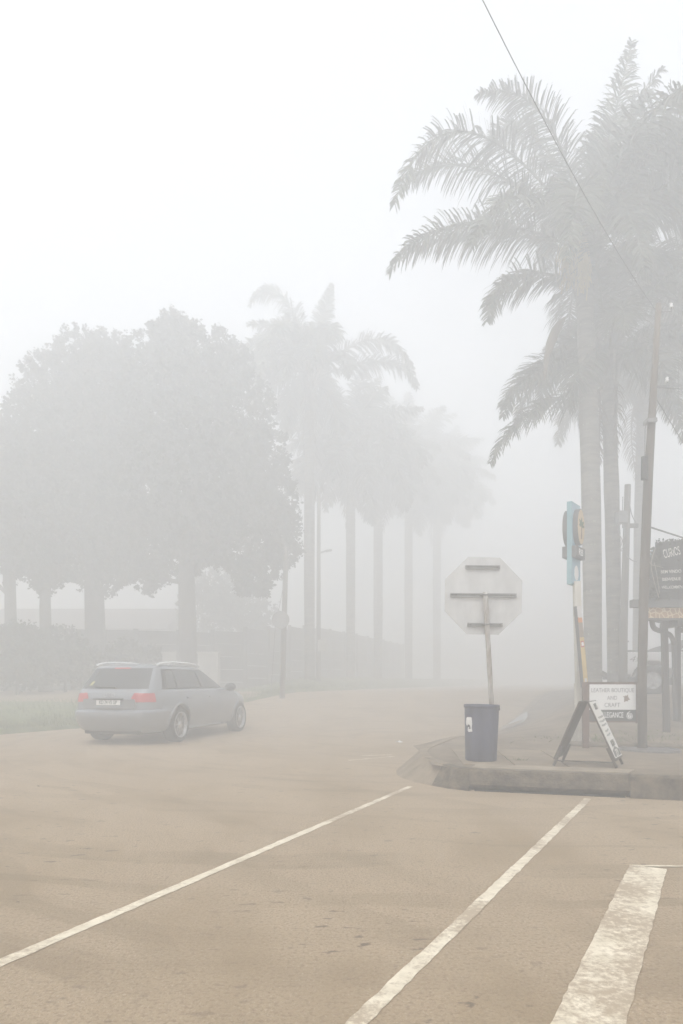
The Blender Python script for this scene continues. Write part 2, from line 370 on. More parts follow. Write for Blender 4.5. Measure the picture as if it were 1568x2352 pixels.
for k in range(14000):
    if k % 3: x = rng.uniform(-10.5, -1.0); y = interp(EDGE, x) + abs(rng.gauss(0, 1)) * 1.4
    else: x = rng.uniform(-12, 2); y = interp(EDGE, x) + rng.uniform(0, 7)
    if mnoise.noise(Vector((x * .9, y * .9, 1))) < -.25: continue
    z = verge_z(x, y) - .01; h = rng.uniform(.05, .16); a_ = rng.uniform(0, 6.28); w_ = .012
    lx, ly = rng.gauss(0, .05), rng.gauss(0, .05); o = len(vs)
    vs += [(x - w_ * math.cos(a_), y - w_ * math.sin(a_), z), (x + w_ * math.cos(a_), y + w_ * math.sin(a_), z), (x + lx, y + ly, z + h)]
    fs.append((o, o + 1, o + 2))
gr = MB().add(vs, fs).build('verge_grass', GRASS, fix=False); gr['kind'] = 'stuff'
tag(gr, 'short rough grass growing on the verge beside the road', 'grass')
# weeds on the pavement by the shop
vs, fs = [], []
for (cx, cy, sp, nn) in ((2.02, 7.75, .035, 24), (3.9, 10.1, .5, 220), (5.2, 10.6, .7, 200), (4.6, 9.3, .35, 60)):
    for k in range(nn):
        x, y = rng.gauss(cx, sp), rng.gauss(cy, sp * .6); z = pave_z(x, y) - .01; h = rng.uniform(.02, .06); a_ = rng.uniform(0, 6.28); o = len(vs)
        vs += [(x - .008 * math.cos(a_), y - .008 * math.sin(a_), z), (x + .008 * math.cos(a_), y + .008 * math.sin(a_), z), (x + rng.gauss(0, .04), y + rng.gauss(0, .04), z + h)]
        fs.append((o, o + 1, o + 2))
wd = MB().add(vs, fs).build('pavement_weeds', GRASS, fix=False); wd['kind'] = 'stuff'
tag(wd, 'thin green weeds growing on the bare pavement by the shop', 'weeds')
# ------------------------------------------------------------------ silver estate car
SILVER = mat('silver_paint', (.225, .243, .266), rough=.25, var=.03, scale=4, metal=.15, spec=.5)
SILVER.node_tree.nodes['Principled BSDF'].inputs['Coat Weight'].default_value = .8
GLASSC = mat('car_glass', (.035, .04, .042), rough=.05, var=.05, spec=.8)
RUBBER = mat('tyre_rubber', (.018, .018, .018), rough=.85, var=.2, scale=30)
BLACKP = mat('black_plastic', (.02, .02, .021), rough=.5, var=.1)
CHROME = mat('bright_metal', (.62, .63, .64), rough=.22, var=.03, metal=.9)
RIMM = mat('alloy_rim', (.45, .46, .47), rough=.35, var=.05, metal=.7)
REDL = mat('red_lens', (.42, .035, .04), rough=.15, var=.05, spec=.6)
WHITEP = mat('white_plate', (.78, .78, .76), rough=.5, var=.04)
INKG = mat('plate_letters', (.10, .14, .12), rough=.6)
YELLOW = mat('yellow_sticker', (.45, .42, .16), rough=.6)
RAILM = mat('bright_rail', (.82, .83, .84), rough=.25, var=.02, metal=.25)
DKMIR = mat('grey_mirror_shell', (.10, .105, .11), rough=.4)
CLOTHD = mat('seat_cloth', (.03, .03, .032), rough=.9)

def sup(th, ur, uf, hw, nr, nf):
    c, s = math.cos(th), math.sin(th); n = nf if c >= 0 else nr
    um = (ur + uf) / 2; hl = (uf - ur) / 2
    return um + hl * math.copysign(abs(c) ** (2 / n), c), hw * math.copysign(abs(s) ** (2 / n), s)
LOWER = [(.19, -.72, 3.30, .70), (.21, -.80, 3.40, .76), (.26, -.90, 3.48, .81), (.33, -.95, 3.52, .845), (.45, -1.005, 3.545, .868), (.54, -1.02, 3.55, .882), (.575, -1.012, 3.55, .888), (.60, -.975, 3.55, .888),
         (.615, -.925, 3.55, .886), (.70, -.925, 3.54, .886), (.80, -.91, 3.52, .879), (.88, -.89, 3.47, .868), (.925, -.865, 3.42, .852), (.955, -.83, 3.36, .826), (.97, -.78, 3.28, .79)]
GREEN = [(.90, -.88, 2.42, .815), (.96, -.83, 2.28, .80), (1.04, -.765, 2.10, .78), (1.12, -.695, 1.92, .755), (1.20, -.625, 1.735, .727), (1.28, -.555, 1.54, .697), (1.335, -.505, 1.39, .672),
         (1.365, -.47, 1.27, .650), (1.39, -.41, 1.12, .615), (1.41, -.30, .95, .55), (1.424, -.12, .78, .42), (1.43, .1, .6, .22)]
def ringv(tab, wv):
    return [interp([(r[0], r[k]) for r in tab], wv) for k in (1, 2, 3)]
def warp(u, wv):   # bonnet falls towards the nose
    return wv - max(0, wv - .5) / .47 * .20 * ss(1.9, 3.6, u)
def arch_body():
    mb = MB(); N = 112
    ths = [2 * math.pi * k / N for k in range(N)]
    def rings(tab, nr, nf, extra):
        vs = []
        rows = list(tab)
        for (wv, ur, uf, hw) in rows:
            for th in ths:
                u, v = sup(th, ur, uf, hw, nr, nf); vs.append((u, v, warp(u, wv) if extra else wv))
        k = len(rows)
        fs = [(i * N + j, i * N + (j + 1) % N, (i + 1) * N + (j + 1) % N, (i + 1) * N + j) for i in range(k - 1) for j in range(N)]
        fs += [tuple(range(N))[::-1], tuple((k - 1) * N + j for j in range(N))]
        mb.add(vs, fs)
    lo = list(LOWER)
    ur, uf, hw = lo[-1][1:]
    for sc_, dz in ((.8, .012), (.5, .022), (.2, .028)):
        um = (ur + uf) / 2; lo.append((.97 + dz, um + (ur - um) * sc_, um + (uf - um) * (1 - (1 - sc_) * .6), hw * sc_))
    rings(lo, 6.0, 3.6, True)
    n_lower = len(mb.f)
    return mb, rings, n_lower
def make_car():
    loc = (-3.76, 12.67, 0); ang = math.atan2(.963, .268)
    car = thing('estate_car', loc, 'silver estate car with roof rails driving off in the fog', 'car', rz=ang)
    # lower body with wheel arches cut out
    mb, rings, _ = arch_body()
    low = mb.build('body', [SILVER, BLACKP], None, smooth=True)
    cut = MB()
    for uc in (0, 2.645):
        for s in (-1, 1):
            M = Matrix.Rotation(R(90), 3, 'X')
            cut.lathe([(0, -.16), (.362, -.16), (.362, .16), (0, .16)], (uc, s * .84, .335), 40, M)
    cutter = cut.build('cutter', BLACKP)
    bo = low.modifiers.new('arch', 'BOOLEAN'); bo.operation = 'DIFFERENCE'; bo.object = cutter; bo.solver = 'EXACT'
    try: bo.material_mode = 'TRANSFER'
    except Exception: pass
    dg = bpy.context.evaluated_depsgraph_get(); dg.update()
    me = bpy.data.meshes.new_from_object(low.evaluated_get(dg)); me.name = 'body'
    bpy.data.objects.remove(low); bpy.data.objects.remove(cutter)
    bm = bmesh.new(); bm.from_mesh(me)
    g2 = MB(); N = 112; vs = []
    for (wv, ur, uf, hw) in GREEN:
        for k in range(N): vs.append((*sup(2 * math.pi * k / N, ur, uf, hw, 7.0, 4.6), wv))
    k = len(GREEN)
    g2.add(vs, [(i * N + j, i * N + (j + 1) % N, (i + 1) * N + (j + 1) % N, (i + 1) * N + j) for i in range(k - 1) for j in range(N)] + [tuple((k - 1) * N + j for j in range(N))])
    gm = g2.mesh('cabin', [SILVER], True); bm.from_mesh(gm); bm.to_mesh(me); bm.free()
    me.polygons.foreach_set('use_smooth', [True] * len(me.polygons))
    try: me.set_sharp_from_angle(angle=R(38))
    except Exception: pass
    body = link(me, 'body', car)
    # surface samplers
    def side(u, wv, s, tab=GREEN, nr=7.0, nf=4.6, off=.005):
        ur, uf, hw = ringv(tab, wv); um = (ur + uf) / 2; hl = (uf - ur) / 2; q = min(.999, abs(u - um) / hl); n = nf if u > um else nr
        return Vector((u, s * (hw * (1 - q ** n) ** (1 / n) + off), warp(u, wv) if tab is LOWER else wv))
    def rear(v, wv, tab=GREEN, n=7.0, off=.005, front=False, nf=4.6):
        ur, uf, hw = ringv(tab, wv); um = (ur + uf) / 2; hl = (uf - ur) / 2; q = min(.999, abs(v) / hw)
        e = nf if front else n; d = hl * (1 - q ** e) ** (1 / e) + off
        return Vector((um + d if front else um - d, v, warp(um + d, wv) if (front and tab is LOWER) else wv))
    def patch(name, fn, corners, m, par, nu=10, nv=6, thick=0):
        (a, b, c, d) = corners     # bottom-left, bottom-right, top-right, top-left
        def f(i, j):
            p = [a[k] + (b[k] - a[k]) * i for k in (0, 1)]; q = [d[k] + (c[k] - d[k]) * i for k in (0, 1)]
            return fn(p[0] + (q[0] - p[0]) * j, p[1] + (q[1] - p[1]) * j)
        return MB().grid(f, nu, nv).build(name, m, par, smooth=True)
    for s in (-1, 1):
        S1 = lambda u, wv: side(u, wv, s, off=.003); S2 = lambda u, wv: side(u, wv, s, off=.008)
        patch('window_surround', S1, ((-.50, .965), (2.12, .965), (1.20, 1.325), (-.34, 1.325)), BLACKP, car, 24, 8)
        patch('side_window', S2, ((-.46, .985), (-.05, .985), (-.04, 1.305), (-.32, 1.305)), GLASSC, car)
        patch('side_window', S2, ((.0, .985), (.87, .985), (.80, 1.31), (.0, 1.31)), GLASSC, car)
        patch('side_window', S2, ((.95, .985), (1.98, .985), (1.20, 1.31), (.87, 1.31)), GLASSC, car)
        SL = lambda u, wv: side(u, wv, s, LOWER, 6.0, 3.6, .006)
        for (u0, u1, u0t, hnd) in ((.46, 1.00, .12, .30), (1.012, 2.06, 1.012, 1.20)):
            dr = patch('door', SL, ((u0, .27), (u1, .27), (u1 - (0 if u1 < 1.1 else .03), .94), (u0t, .94)), SILVER, car, 12, 10)
            h = side(hnd, .80, s, LOWER, 6.0, 3.6, .02)
            MB().box(h, (.20, .035, .03)).build('door_handle', SILVER, dr, bevel=.01)
            tr = patch('trim_strip', lambda u, wv: side(u, wv, s, LOWER, 6.0, 3.6, .016), ((u0 + .02, .44), (u1 - .02, .44), (u1 - .02, .475), (u0 + .02, .475)), SILVER, dr, 6, 2)
        MB().tube([side(.42 + .25 * k, .245, s, LOWER, 6.0, 3.6, .012) for k in range(7)], .022, 8).build('sill_skirt', SILVER, car, smooth=True)
        # arch lips
        for uc in (0, 2.645):
            pts = []
            for k in range(17):
                a_ = R(-8 + 196 * k / 16); u = uc + .375 * math.cos(a_); wv = .335 + .375 * math.sin(a_)
                pts.append(side(u, max(.24, wv), s, LOWER, 6.0, 3.6, .004))
            MB().tube(pts, .02, 6).build('arch_lip', SILVER, car, smooth=True)
        # roof rail with feet
        pts = [(-.40, s * .615, 1.385), (-.33, s * .612, 1.415), (-.15, s * .61, 1.440), (.3, s * .605, 1.455), (.75, s * .60, 1.452), (1.02, s * .60, 1.432), (1.17, s * .615, 1.385)]
        rl = MB().tube(catmull(pts, 4), .020, 8).build('roof_rail', RAILM, car, smooth=True)
        MB().box((.12, s * .61, 1.425), (.09, .03, .05)).build('rail_foot', CHROME, rl)
        # mirrors
        mr = MB(); c = Vector((1.98, s * .93, .985))
        mr.lathe([(0, -.055), (.06, -.05), (.088, -.02), (.09, .02), (.07, .06), (0, .075)], c, 16, Matrix.Diagonal((.65, 1.35, .95)) @ Matrix.Rotation(R(90), 3, 'Y'))
        mr.box((1.98, s * .83, .95), (.05, .12, .04))
        mr.build('door_mirror', DKMIR, car, smooth=True)
        # tail light wrapping round the corner
        for (wa, wb) in ((.745, .905),):
            def tl(i, j):
                wv = wa + (wb - wa) * j; ur, uf, hw = ringv(LOWER, wv)
                # from the tailgate face round to the flank
                v0 = .42 + .05 * (1 - j) * 0 + .09 * (j > .5) * (j - .5)
                th0 = math.asin((v0 / hw) ** 3); th1 = math.acos(((-.70 - (ur + uf) / 2) / ((ur - uf) / 2)) ** 3)
                th = th0 + (th1 - th0) * i
                u, v = sup(math.pi - th, ur - .008, uf, hw + .008, 6.0, 3.6)
                return Vector((u, s * v, wv))
            t_ = MB().grid(tl, 26, 6).build('tail_light', REDL, car, smooth=True)
    patch('rear_window', lambda v, wv: rear(v, wv, off=.006), ((-.665, .975), (.665, .975), (.575, 1.335), (-.575, 1.335)), GLASSC, car, 18, 8)
    patch('windscreen', lambda v, wv: rear(v, wv, off=.006, front=True), ((-.70, .975), (.70, .975), (.56, 1.345), (-.56, 1.345)), GLASSC, car, 18, 8)
    patch('brake_light', lambda v, wv: rear(v, wv, off=.010), ((-.16, 1.325), (.16, 1.325), (.16, 1.347), (-.16, 1.347)), REDL, car, 4, 1)
    MB().tube([rear(-.06, .995, off=.02), rear(.30, 1.005, off=.025), rear(.36, 1.01, off=.02)], .014, 6).build('rear_wiper', BLACKP, car)
    patch('window_sticker', lambda v, wv: rear(v, wv, off=.009), ((.44, 1.03), (.50, 1.03), (.47, 1.10), (.42, 1.10)), YELLOW, car, 2, 2)
    # tailgate recess that carries the number plate: leans inwards at the top so it sits darker
    RL = lambda v, wv: rear(v, wv, LOWER, 6.0, .006)
    mb = MB()
    prof = [(-.50, .795), (-.47, .80), (.47, .80), (.50, .795), (.53, .70), (.49, .635), (.44, .622), (-.44, .622), (-.49, .635), (-.53, .70)]
    mb.prism(prof, lambda v, wv: Vector((-.918, v, wv)), lambda v, wv: Vector((-.926 - .030 * (.80 - wv) / .18 * 0 - .018 * (wv - .62) / .18, v, wv)))
    mb.build('tailgate_recess', SILVER, car, bevel=.006)
    bar = MB().box((-.955, 0, .797), (.04, .58, .025)).build('plate_handle', BLACKP, car, bevel=.006)
    pl = MB().box((-.952, 0, .738), (.012, .47, .085)).build('number_plate', WHITEP, car, bevel=.004)
    text('KD 74 VS GP', .088, INKG, pl, (-.9595, 0, .738), (R(90), 0, R(-90)), sx=.72, weight=.0015)
    MB().box((-.95, 0, .668), (.015, .50, .05)).build('plate_ledge', SILVER, car, bevel=.008)
    em = MB()
    for k in range(4):
        c = Vector((-.92, .075 - .05 * k, .868)); ring = [c + Vector((0, .033 * math.cos(2 * math.pi * q / 16), .033 * math.sin(2 * math.pi * q / 16))) for q in range(17)]
        em.tube(ring, .0045, 5, cap=False)
    em.build('four_ring_badge', CHROME, car, smooth=True)
    # dark lower valance, exhaust, cabin seats
    MB().box((-.70, 0, .235), (.30, 1.10, .10)).build('rear_valance', BLACKP, car, bevel=.02)
    for uc in (0, 2.645):
        for s in (-1, 1):
            wh = MB(); M = Matrix.Rotation(R(-90 * s), 3, 'X')
            wc = (uc, s * .765, .318)
            ty = MB().lathe([(.225, -.10), (.285, -.112), (.312, -.095), (.318, -.05), (.318, .05), (.312, .095), (.285, .112), (.232, .105), (.222, .09), (.222, -.10)], wc, 44, M).build('wheel', RUBBER, car, smooth=True)
            rm = MB().lathe([(.236, .098), (.236, .108), (.222, .108), (.214, .085), (.205, .04), (.12, .03), (0, .03)], wc, 44, M)
            rim = rm.build('rim', [RIMM], ty, smooth=True)
            sp = MB()
            for k in range(16):
                a_ = 2 * math.pi * (k + .25 * (k % 2)) / 16
                Q = Matrix.Rotation(a_, 3, 'Z'); c = M @ (Q @ Vector((.128, 0, .075)))
                sp.box(Vector(wc) + c, (.18, .012, .02), M @ Q)
            sp.lathe([(.05, .05), (.055, .085), (.04, .098), (0, .1)], wc, 16, M)
            sp.build('spoke_star', CHROME, ty)
            dk = MB().lathe([(.21, .055), (0, .055)], wc, 24, M).build('rim_shade_disc', BLACKP, ty)  # flat black disc, painted shade for the gaps between the spokes
    return car
make_car()
# ------------------------------------------------------------------ back of the octagonal sign
ALU = mat('weathered_sheet_metal', (.52, .522, .515), rough=.6, var=.10, scale=4, metal=.15, c2=(.61, .612, .605), stretch=(1, 1, .45))
GREYM = mat('grey_channel', (.26, .26, .255), rough=.6, var=.15, scale=12, metal=.4)
RUSTP = mat('flaking_painted_post', (.30, .22, .16), rough=.8, var=.45, scale=7, c2=(.55, .54, .51), stretch=(1, 1, .35), bump=.4, bscale=30)
Ys = 8.1
base = P(1131, 1738, Ys); base.z = pave_z(base.x, base.y)
st = thing('stop_sign', base, 'grey back of octagonal stop sign on rusty post behind blue bin', 'sign')
def loc(p): return Vector(p) - base
c = loc(P(1109.5, 1368, Ys)); r8 = px(88.5, Ys) / math.cos(R(22.5)); tilt = R(1.2)
oct_ = [(r8 * math.cos(R(22.5 + 45 * k) - tilt), r8 * math.sin(R(22.5 + 45 * k) - tilt)) for k in range(8)]
MB().prism(oct_, lambda a, b: c + Vector((a, -.004, b)), lambda a, b: c + Vector((a, .0, b))).build('sign_plate', ALU, st, bevel=.0015)
RM = Matrix.Rotation(R(.6), 3, 'Y')
for (x0, x1, y, hh) in ((1068, 1147, 1302.5, 8), (1034, 1185, 1367, 9), (1073, 1153, 1434.5, 8)):
    p, q = loc(P(x0, y, Ys)), loc(P(x1, y, Ys)); mb = MB(); m_ = (p + q) / 2
    mb.box(m_ + Vector((0, -.016, px(hh, Ys) * .33)), (q.x - p.x, .024, px(hh, Ys) * .34), RM)
    mb.box(m_ + Vector((0, -.016, -px(hh, Ys) * .33)), (q.x - p.x, .024, px(hh, Ys) * .34), RM)
    mb.box(m_ + Vector((0, -.008, 0)), (q.x - p.x, .008, px(hh, Ys) * .5), RM)
    ch = mb.build('mounting_channel', GREYM, st)
    for t_ in (.08, .92):
        MB().lathe([(0, .008), (.010, .008), (.011, 0), (.012, 0)], p.lerp(q, t_) + Vector((0, -.030, 0)), 8, Matrix.Rotation(R(90), 3, 'X')).build('bolt', STEEL, ch)
pts = [loc(P(1131, 1745, Ys)), loc(P(1126, 1620, Ys)), loc(P(1120, 1510, Ys)), loc(P(1111.5, 1361, Ys))]
for p in pts: p.y -= .058
pts[0].z = -.05
MB().tube(catmull(pts, 5), .030, 14).build('post', RUSTP, st, smooth=True)
for y in (1367, 1434.5):
    p = loc(P(1111.5 + (y - 1361) * .062, y, Ys)); MB().tube([p + Vector((-.05, -.03, 0)), p + Vector((-.02, -.094, 0)), p + Vector((.02, -.094, 0)), p + Vector((.05, -.03, 0))], .008, 6).build('clamp', GREYM, st)

# ------------------------------------------------------------------ blue bin
BINB = mat('faded_blue_plastic', (.032, .038, .085), rough=.55, var=.35, scale=7, c2=(.07, .076, .13), stretch=(1, 1, .3), bump=.15, bscale=25)
STICK = mat('torn_white_sticker', (.72, .72, .70), rough=.7, var=.08)
Yb = 7.75; bp = P(1104, 1745, Yb); bp.z = pave_z(bp.x, bp.y) + .004
bn = thing('litter_bin', bp, 'dark blue plastic litter bin with torn white sticker on kerb corner', 'bin')
hb = px(127, Yb); r1, r0 = px(39, Yb), px(35.5, Yb)
def bin_r(z): return r0 + (r1 - r0) * z / hb
RB_ = Matrix.Rotation(R(.9), 3, 'Y')
body = MB().lathe([(0, .0), (r0 * .96, 0), (r0, .012), (bin_r(hb * .35), hb * .35), (bin_r(hb * .7), hb * .7), (bin_r(hb * .93), hb * .93), (bin_r(hb), hb), (r1 - .008, hb), (r0 - .006, .03), (0, .03)], (0, 0, 0), 48, RB_).build('bin_body', BINB, bn, smooth=True)
MB().lathe([(r1 - .004, hb - .035), (r1 + .007, hb - .033), (r1 + .010, hb - .004), (r1 + .004, hb + .004), (r1 - .008, hb + .002)], (0, 0, 0), 48, RB_).build('bin_rim', BINB, bn, smooth=True)
MB().box((r1 * .98, -.02, hb - .045), (.03, .09, .03)).build('bin_handle', BINB, bn, bevel=.006)
def on_bin(a, z, o=.0025): return RB_ @ Vector(((bin_r(z) + o) * math.sin(a), -(bin_r(z) + o) * math.cos(a), z))
sk = MB()
outline = [(-74, .57), (-70, .60), (-52, .605), (-46, .60), (-44, .50), (-46, .44), (-43, .375), (-60, .36), (-66, .39), (-63, .45), (-70, .46), (-77, .50)]
ctr = (-58, .49)
n = len(outline)
sk.add([on_bin(R(ctr[0]), hb * (.12 + ctr[1] * 1.1))] + [on_bin(R(a), hb * (.12 + z * 1.1)) for a, z in outline], [(0, 1 + i, 1 + (i + 1) % n) for i in range(n)])
sk.build('torn_sticker', STICK, body)
sk = MB(); outline = [(-66, .47), (-58, .49), (-52, .46), (-50, .42), (-60, .41), (-55, .44), (-66, .44)]
n = len(outline); sk.add([on_bin(R(a), hb * (.12 + z * 1.1), .004) for a, z in outline], [tuple(range(n))]).build('sticker_mark', BLACKP, body)

# ------------------------------------------------------------------ A-frame board
WOODG = mat('grey_brown_board', (.085, .07, .058), rough=.85, var=.25, scale=9, stretch=(1, 1, .2))
WBOARD = mat('white_board_face', (.66, .65, .61), rough=.7, var=.06, scale=6)
INK = mat('black_paint', (.14, .14, .13), rough=.7)
def az(x, y): return pave_z(x, y) + .012
wv_ = Vector((.20, .33, 0)); 
LN = Vector((2.235, 7.20, 0)); RN = Vector((2.815, 6.99, 0)); LN.z = az(LN.x, LN.y); RN.z = az(RN.x, RN.y)
AP = P(1340, 1612, 7.08)
af = thing('a_frame_board', ((LN + RN) / 2 + wv_ / 2) * 1.0, 'folding A-frame pavement board with white lettered face', 'signboard')
bo_ = Vector(af.location)
def a_panel(foot, apex, name, m, out):
    d = (apex - foot); nrm = d.cross(wv_).normalized()
    if nrm.dot(out) < 0: nrm = -nrm
    def pt(s, t, o): return foot + d * t + wv_ * s + nrm * o - bo_
    legs = []
    for s in (0.03, .97):
        lg = MB().prism([(-.045, 0), (.045, 0), (.045, .30), (-.045, .30)], lambda a, t: pt(s + a, t, -.012), lambda a, t: pt(s + a, t, .012)).build('leg', WOODG, af)
    bd = MB().prism([(-.02, .09), (1.02, .10), (1.02, 1.0), (-.02, 1.0)], lambda a, t: pt(a, t, .012), lambda a, t: pt(a, t, .030)).build(name, m, af, bevel=.003)
    return pt, d, nrm, bd
out = Vector((1, -.3, .4))
pt, d, nrm, bd = a_panel(RN, AP + Vector((.02, 0, 0)), 'right_board', WOODG, out)
face = MB().prism([(-.0, .13), (1.0, .13), (1.0, .985), (.0, .985)], lambda a, t: pt(a, t, .030), lambda a, t: pt(a, t, .0345)).build('white_face', WBOARD, bd)
def a_text(s, t, size, sx, m=INK, rot=0):
    # lettering lies in the board plane: x axis along the board width, y axis up the slope
    ex = wv_.normalized(); ey = d.normalized(); ez = ex.cross(ey)
    if ez.dot(nrm) < 0: ex = -ex; ez = -ez
    M = Matrix((ex, ey, ez)).transposed().to_4x4()
    p = pt(.5, t, .0375)
    o = text(s, size, m, face, (0, 0, 0), (0, 0, 0), sx); o.matrix_local = Matrix.Translation(p) @ M @ Matrix.Rotation(rot, 4, 'Z') @ Matrix.Diagonal((sx, 1, 1, 1))
a_text('RIBS', .90, .10, .95)
a_text('BURN', .335, .10, .85)
bl = MB().prism([(.06, .145), (.94, .145), (.94, .235), (.5, .29), (.06, .235)], lambda a, t: pt(a, t, .0345), lambda a, t: pt(a, t, .036)).build('black_arrow_block', INK, face)
a_text('ZON', .195, .10, .95, WBOARD)
for (t, w_) in ((.74, .7), (.68, .8), (.62, .7), (.53, .5), (.47, .5)):     # brush-script lines too small to read
    pts = [pt(.5 + w_ * (k / 14 - .5), t + .018 * math.sin(k * 1.9) + .02 * (k / 14 - .5), .036) for k in range(15)]
    MB().tube(pts, .0022, 4).build('script_line', INK if t > .6 else mat('faded_ink', (.25, .26, .25)), face)
a_panel(LN, AP + Vector((-.02, 0, 0)), 'left_board', WOODG, Vector((-1, 0, .4)))
for s in (.05,):
    p, q = LN + wv_ * s, RN + wv_ * s; up = Vector((0, 0, .055)) if s < .5 else Vector((0, 0, .06))
    MB().tube([p.lerp(q, .03) + up - bo_, p.lerp(q, .5) + up - bo_ - Vector((0, 0, .004)), p.lerp(q, .97) + up - bo_], .007, 6).build('spreader_bar', WOODG, af)

# ------------------------------------------------------------------ pylon sign
CYAN = mat('turquoise_sheet', (.19, .34, .38), rough=.5, var=.12, scale=3, c2=(.24, .40, .43))
BLUEP = mat('pale_blue_panel', (.28, .42, .50), rough=.5, var=.08, scale=3)
DGREY = mat('dark_grey_drum', (.11, .11, .112), rough=.6)
TANF = mat('tan_emblem_face', (.52, .40, .24), rough=.6, var=.1, scale=6)
WPOST = mat('stained_white_post', (.52, .49, .41), rough=.7, var=.22, scale=5, c2=(.68, .66, .60), stretch=(1, 1, .3))
PALMG = mat('emblem_green', (.08, .13, .05)); BROWN = mat('emblem_brown', (.16, .07, .03))
Yp = 9.5; pb = P(1333, 1712, Yp); pb.z = pave_z(pb.x, pb.y)
py = thing('pylon_sign', pb, 'tall turquoise pylon sign with round emblem on white post', 'sign')
N1 = P(1307, 1250, 9.45) - pb; N1.z = 0
N2 = P(1324.5, 1250, 9.71) - pb; N2.z = 0
e = (N2 - N1).normalized(); nr = Vector((e.y, -e.x, 0))          # e runs back along the panel, nr is the face towards the street side
zt, zb = P(0, 1151, 9.45).z - pb.z, P(0, 1341, 9.45).z - pb.z
W_ = (N2 - N1).length + .04
def pp(a, o, z): return N1 + e * a + nr * o + Vector((0, 0, z))
box = MB().prism([(0, zb), (W_, zb), (W_, zt), (0, zt)], lambda a, z: pp(a, -.035, z), lambda a, z: pp(a, .035, z)).build('sign_box', CYAN, py, bevel=.004)
MB().prism([(.012, zb + .012), (W_ - .012, zb + .012), (W_ - .012, zt - .012), (.012, zt - .012)], lambda a, z: pp(a, .035, z), lambda a, z: pp(a, .038, z)).build('blue_face', BLUEP, box)
zc = P(0, 1209, 9.5).z - pb.z; zr = px(42, 9.5)
def oval(rx, rz, c0, k=32): return [(c0 + rx * math.cos(2 * math.pi * i / k), zc + rz * math.sin(2 * math.pi * i / k)) for i in range(k)]
for s in (1, -1):
    dr = MB().prism(oval(W_ * .42, zr, W_ * .48), lambda a, z: pp(a, s * .03, z), lambda a, z: pp(a, s * .105, z)).build('emblem_drum', DGREY, box, bevel=.004)
    MB().prism(oval(W_ * .39, zr * .95, W_ * .48), lambda a, z: pp(a, s * .105, z), lambda a, z: pp(a, s * .109, z)).build('emblem_face', TANF, box)
    if s > 0:
        MB().prism([(W_ * .46, zc - zr * .65), (W_ * .54, zc - zr * .65), (W_ * .53, zc + zr * .05), (W_ * .48, zc + zr * .05)], lambda a, z: pp(a, .109, z), lambda a, z: pp(a, .112, z)).build('emblem_trunk', BROWN, box)
        for (a0, z0, a1, z1) in ((.5, .05, .2, .1), (.5, .05, .82, .08), (.5, .08, .25, .38), (.5, .08, .78, .36), (.5, .1, .5, .52)):
            p, q = Vector((a0 * W_, zc + z0 * zr)), Vector((a1 * W_, zc + z1 * zr)); dd = (q - p); nn = Vector((-dd.y, dd.x)) * .22
            MB().prism([tuple(p), tuple(p.lerp(q, .5) + nn), tuple(q), tuple(p.lerp(q, .5) - nn)], lambda a, z: pp(a, .109, z), lambda a, z: pp(a, .1125, z)).build('emblem_frond', PALMG, box)
zr0, zr1 = P(0, 1302, 9.5).z - pb.z, P(0, 1254, 9.5).z - pb.z
zr0, zr1 = P(0, 1281, 9.5).z - pb.z, P(0, 1255, 9.5).z - pb.z
for s in (1, -1):
    nb_ = MB().prism([(.0, zr0), (W_, zr0), (W_, zr1), (.0, zr1)], lambda a, z: pp(a, s * .03, z), lambda a, z: pp(a, s * .10, z)).build('letter_box', DGREY, box, bevel=.004)
    if s > 0:
        o = text('RB', .13, WHITEP, box, (0, 0, 0), (0, 0, 0)); M = Matrix((e, Vector((0, 0, 1)), nr)).transposed().to_4x4()
        o.matrix_local = Matrix.Translation(pp(W_ * .5, .1025, (zr0 + zr1) / 2)) @ M @ Matrix.Diagonal((1.25, 1, 1, 1))
zo = P(0, 1314, 9.5).z - pb.z
MB().prism([(W_ / 2 + W_ * .24 * math.cos(2 * math.pi * i / 24), zo + .105 * math.sin(2 * math.pi * i / 24)) for i in range(24)], lambda a, z: pp(a, .038, z), lambda a, z: pp(a, .041, z)).build('white_oval', WHITEP, box)
pw = px(15, Yp)
a_, b_ = P(1324, 1335, Yp) - pb, P(1333, 1712, Yp) - pb
MB().prism([(-pw / 2, -pw / 2), (pw / 2, -pw / 2), (pw / 2, pw / 2), (-pw / 2, pw / 2)], lambda a, b: Vector((b_.x + a, b, 0)), lambda a, b: Vector((a_.x + a, b, a_.z))).build('post', WPOST, py, bevel=.006)
for s in (-1, 1):                                                # stiffening fins at the foot
    MB().prism([(s * pw * .4, .0), (s * pw * 1.65, .0), (s * pw * 1.5, .05), (s * pw * .4, .42)], lambda a, z: Vector((b_.x + a, -.012, z)), lambda a, z: Vector((b_.x + a, .012, z))).build('foot_fin', WPOST, py)
MB().box((b_.x, 0, .006), (pw * 3.6, pw * 2.4, .02)).build('base_plate', STEEL, py)
MB().prism([(-pw * .62, 0), (pw * .62, 0), (pw * .60, .85), (-pw * .62, .85)], lambda a, z: Vector((b_.x + a - .004 - z * .02, -pw * .56, z)), lambda a, z: Vector((b_.x + a - .004 - z * .02, pw * .56, z))).build('post_sleeve', WPOST, py, bevel=.004)

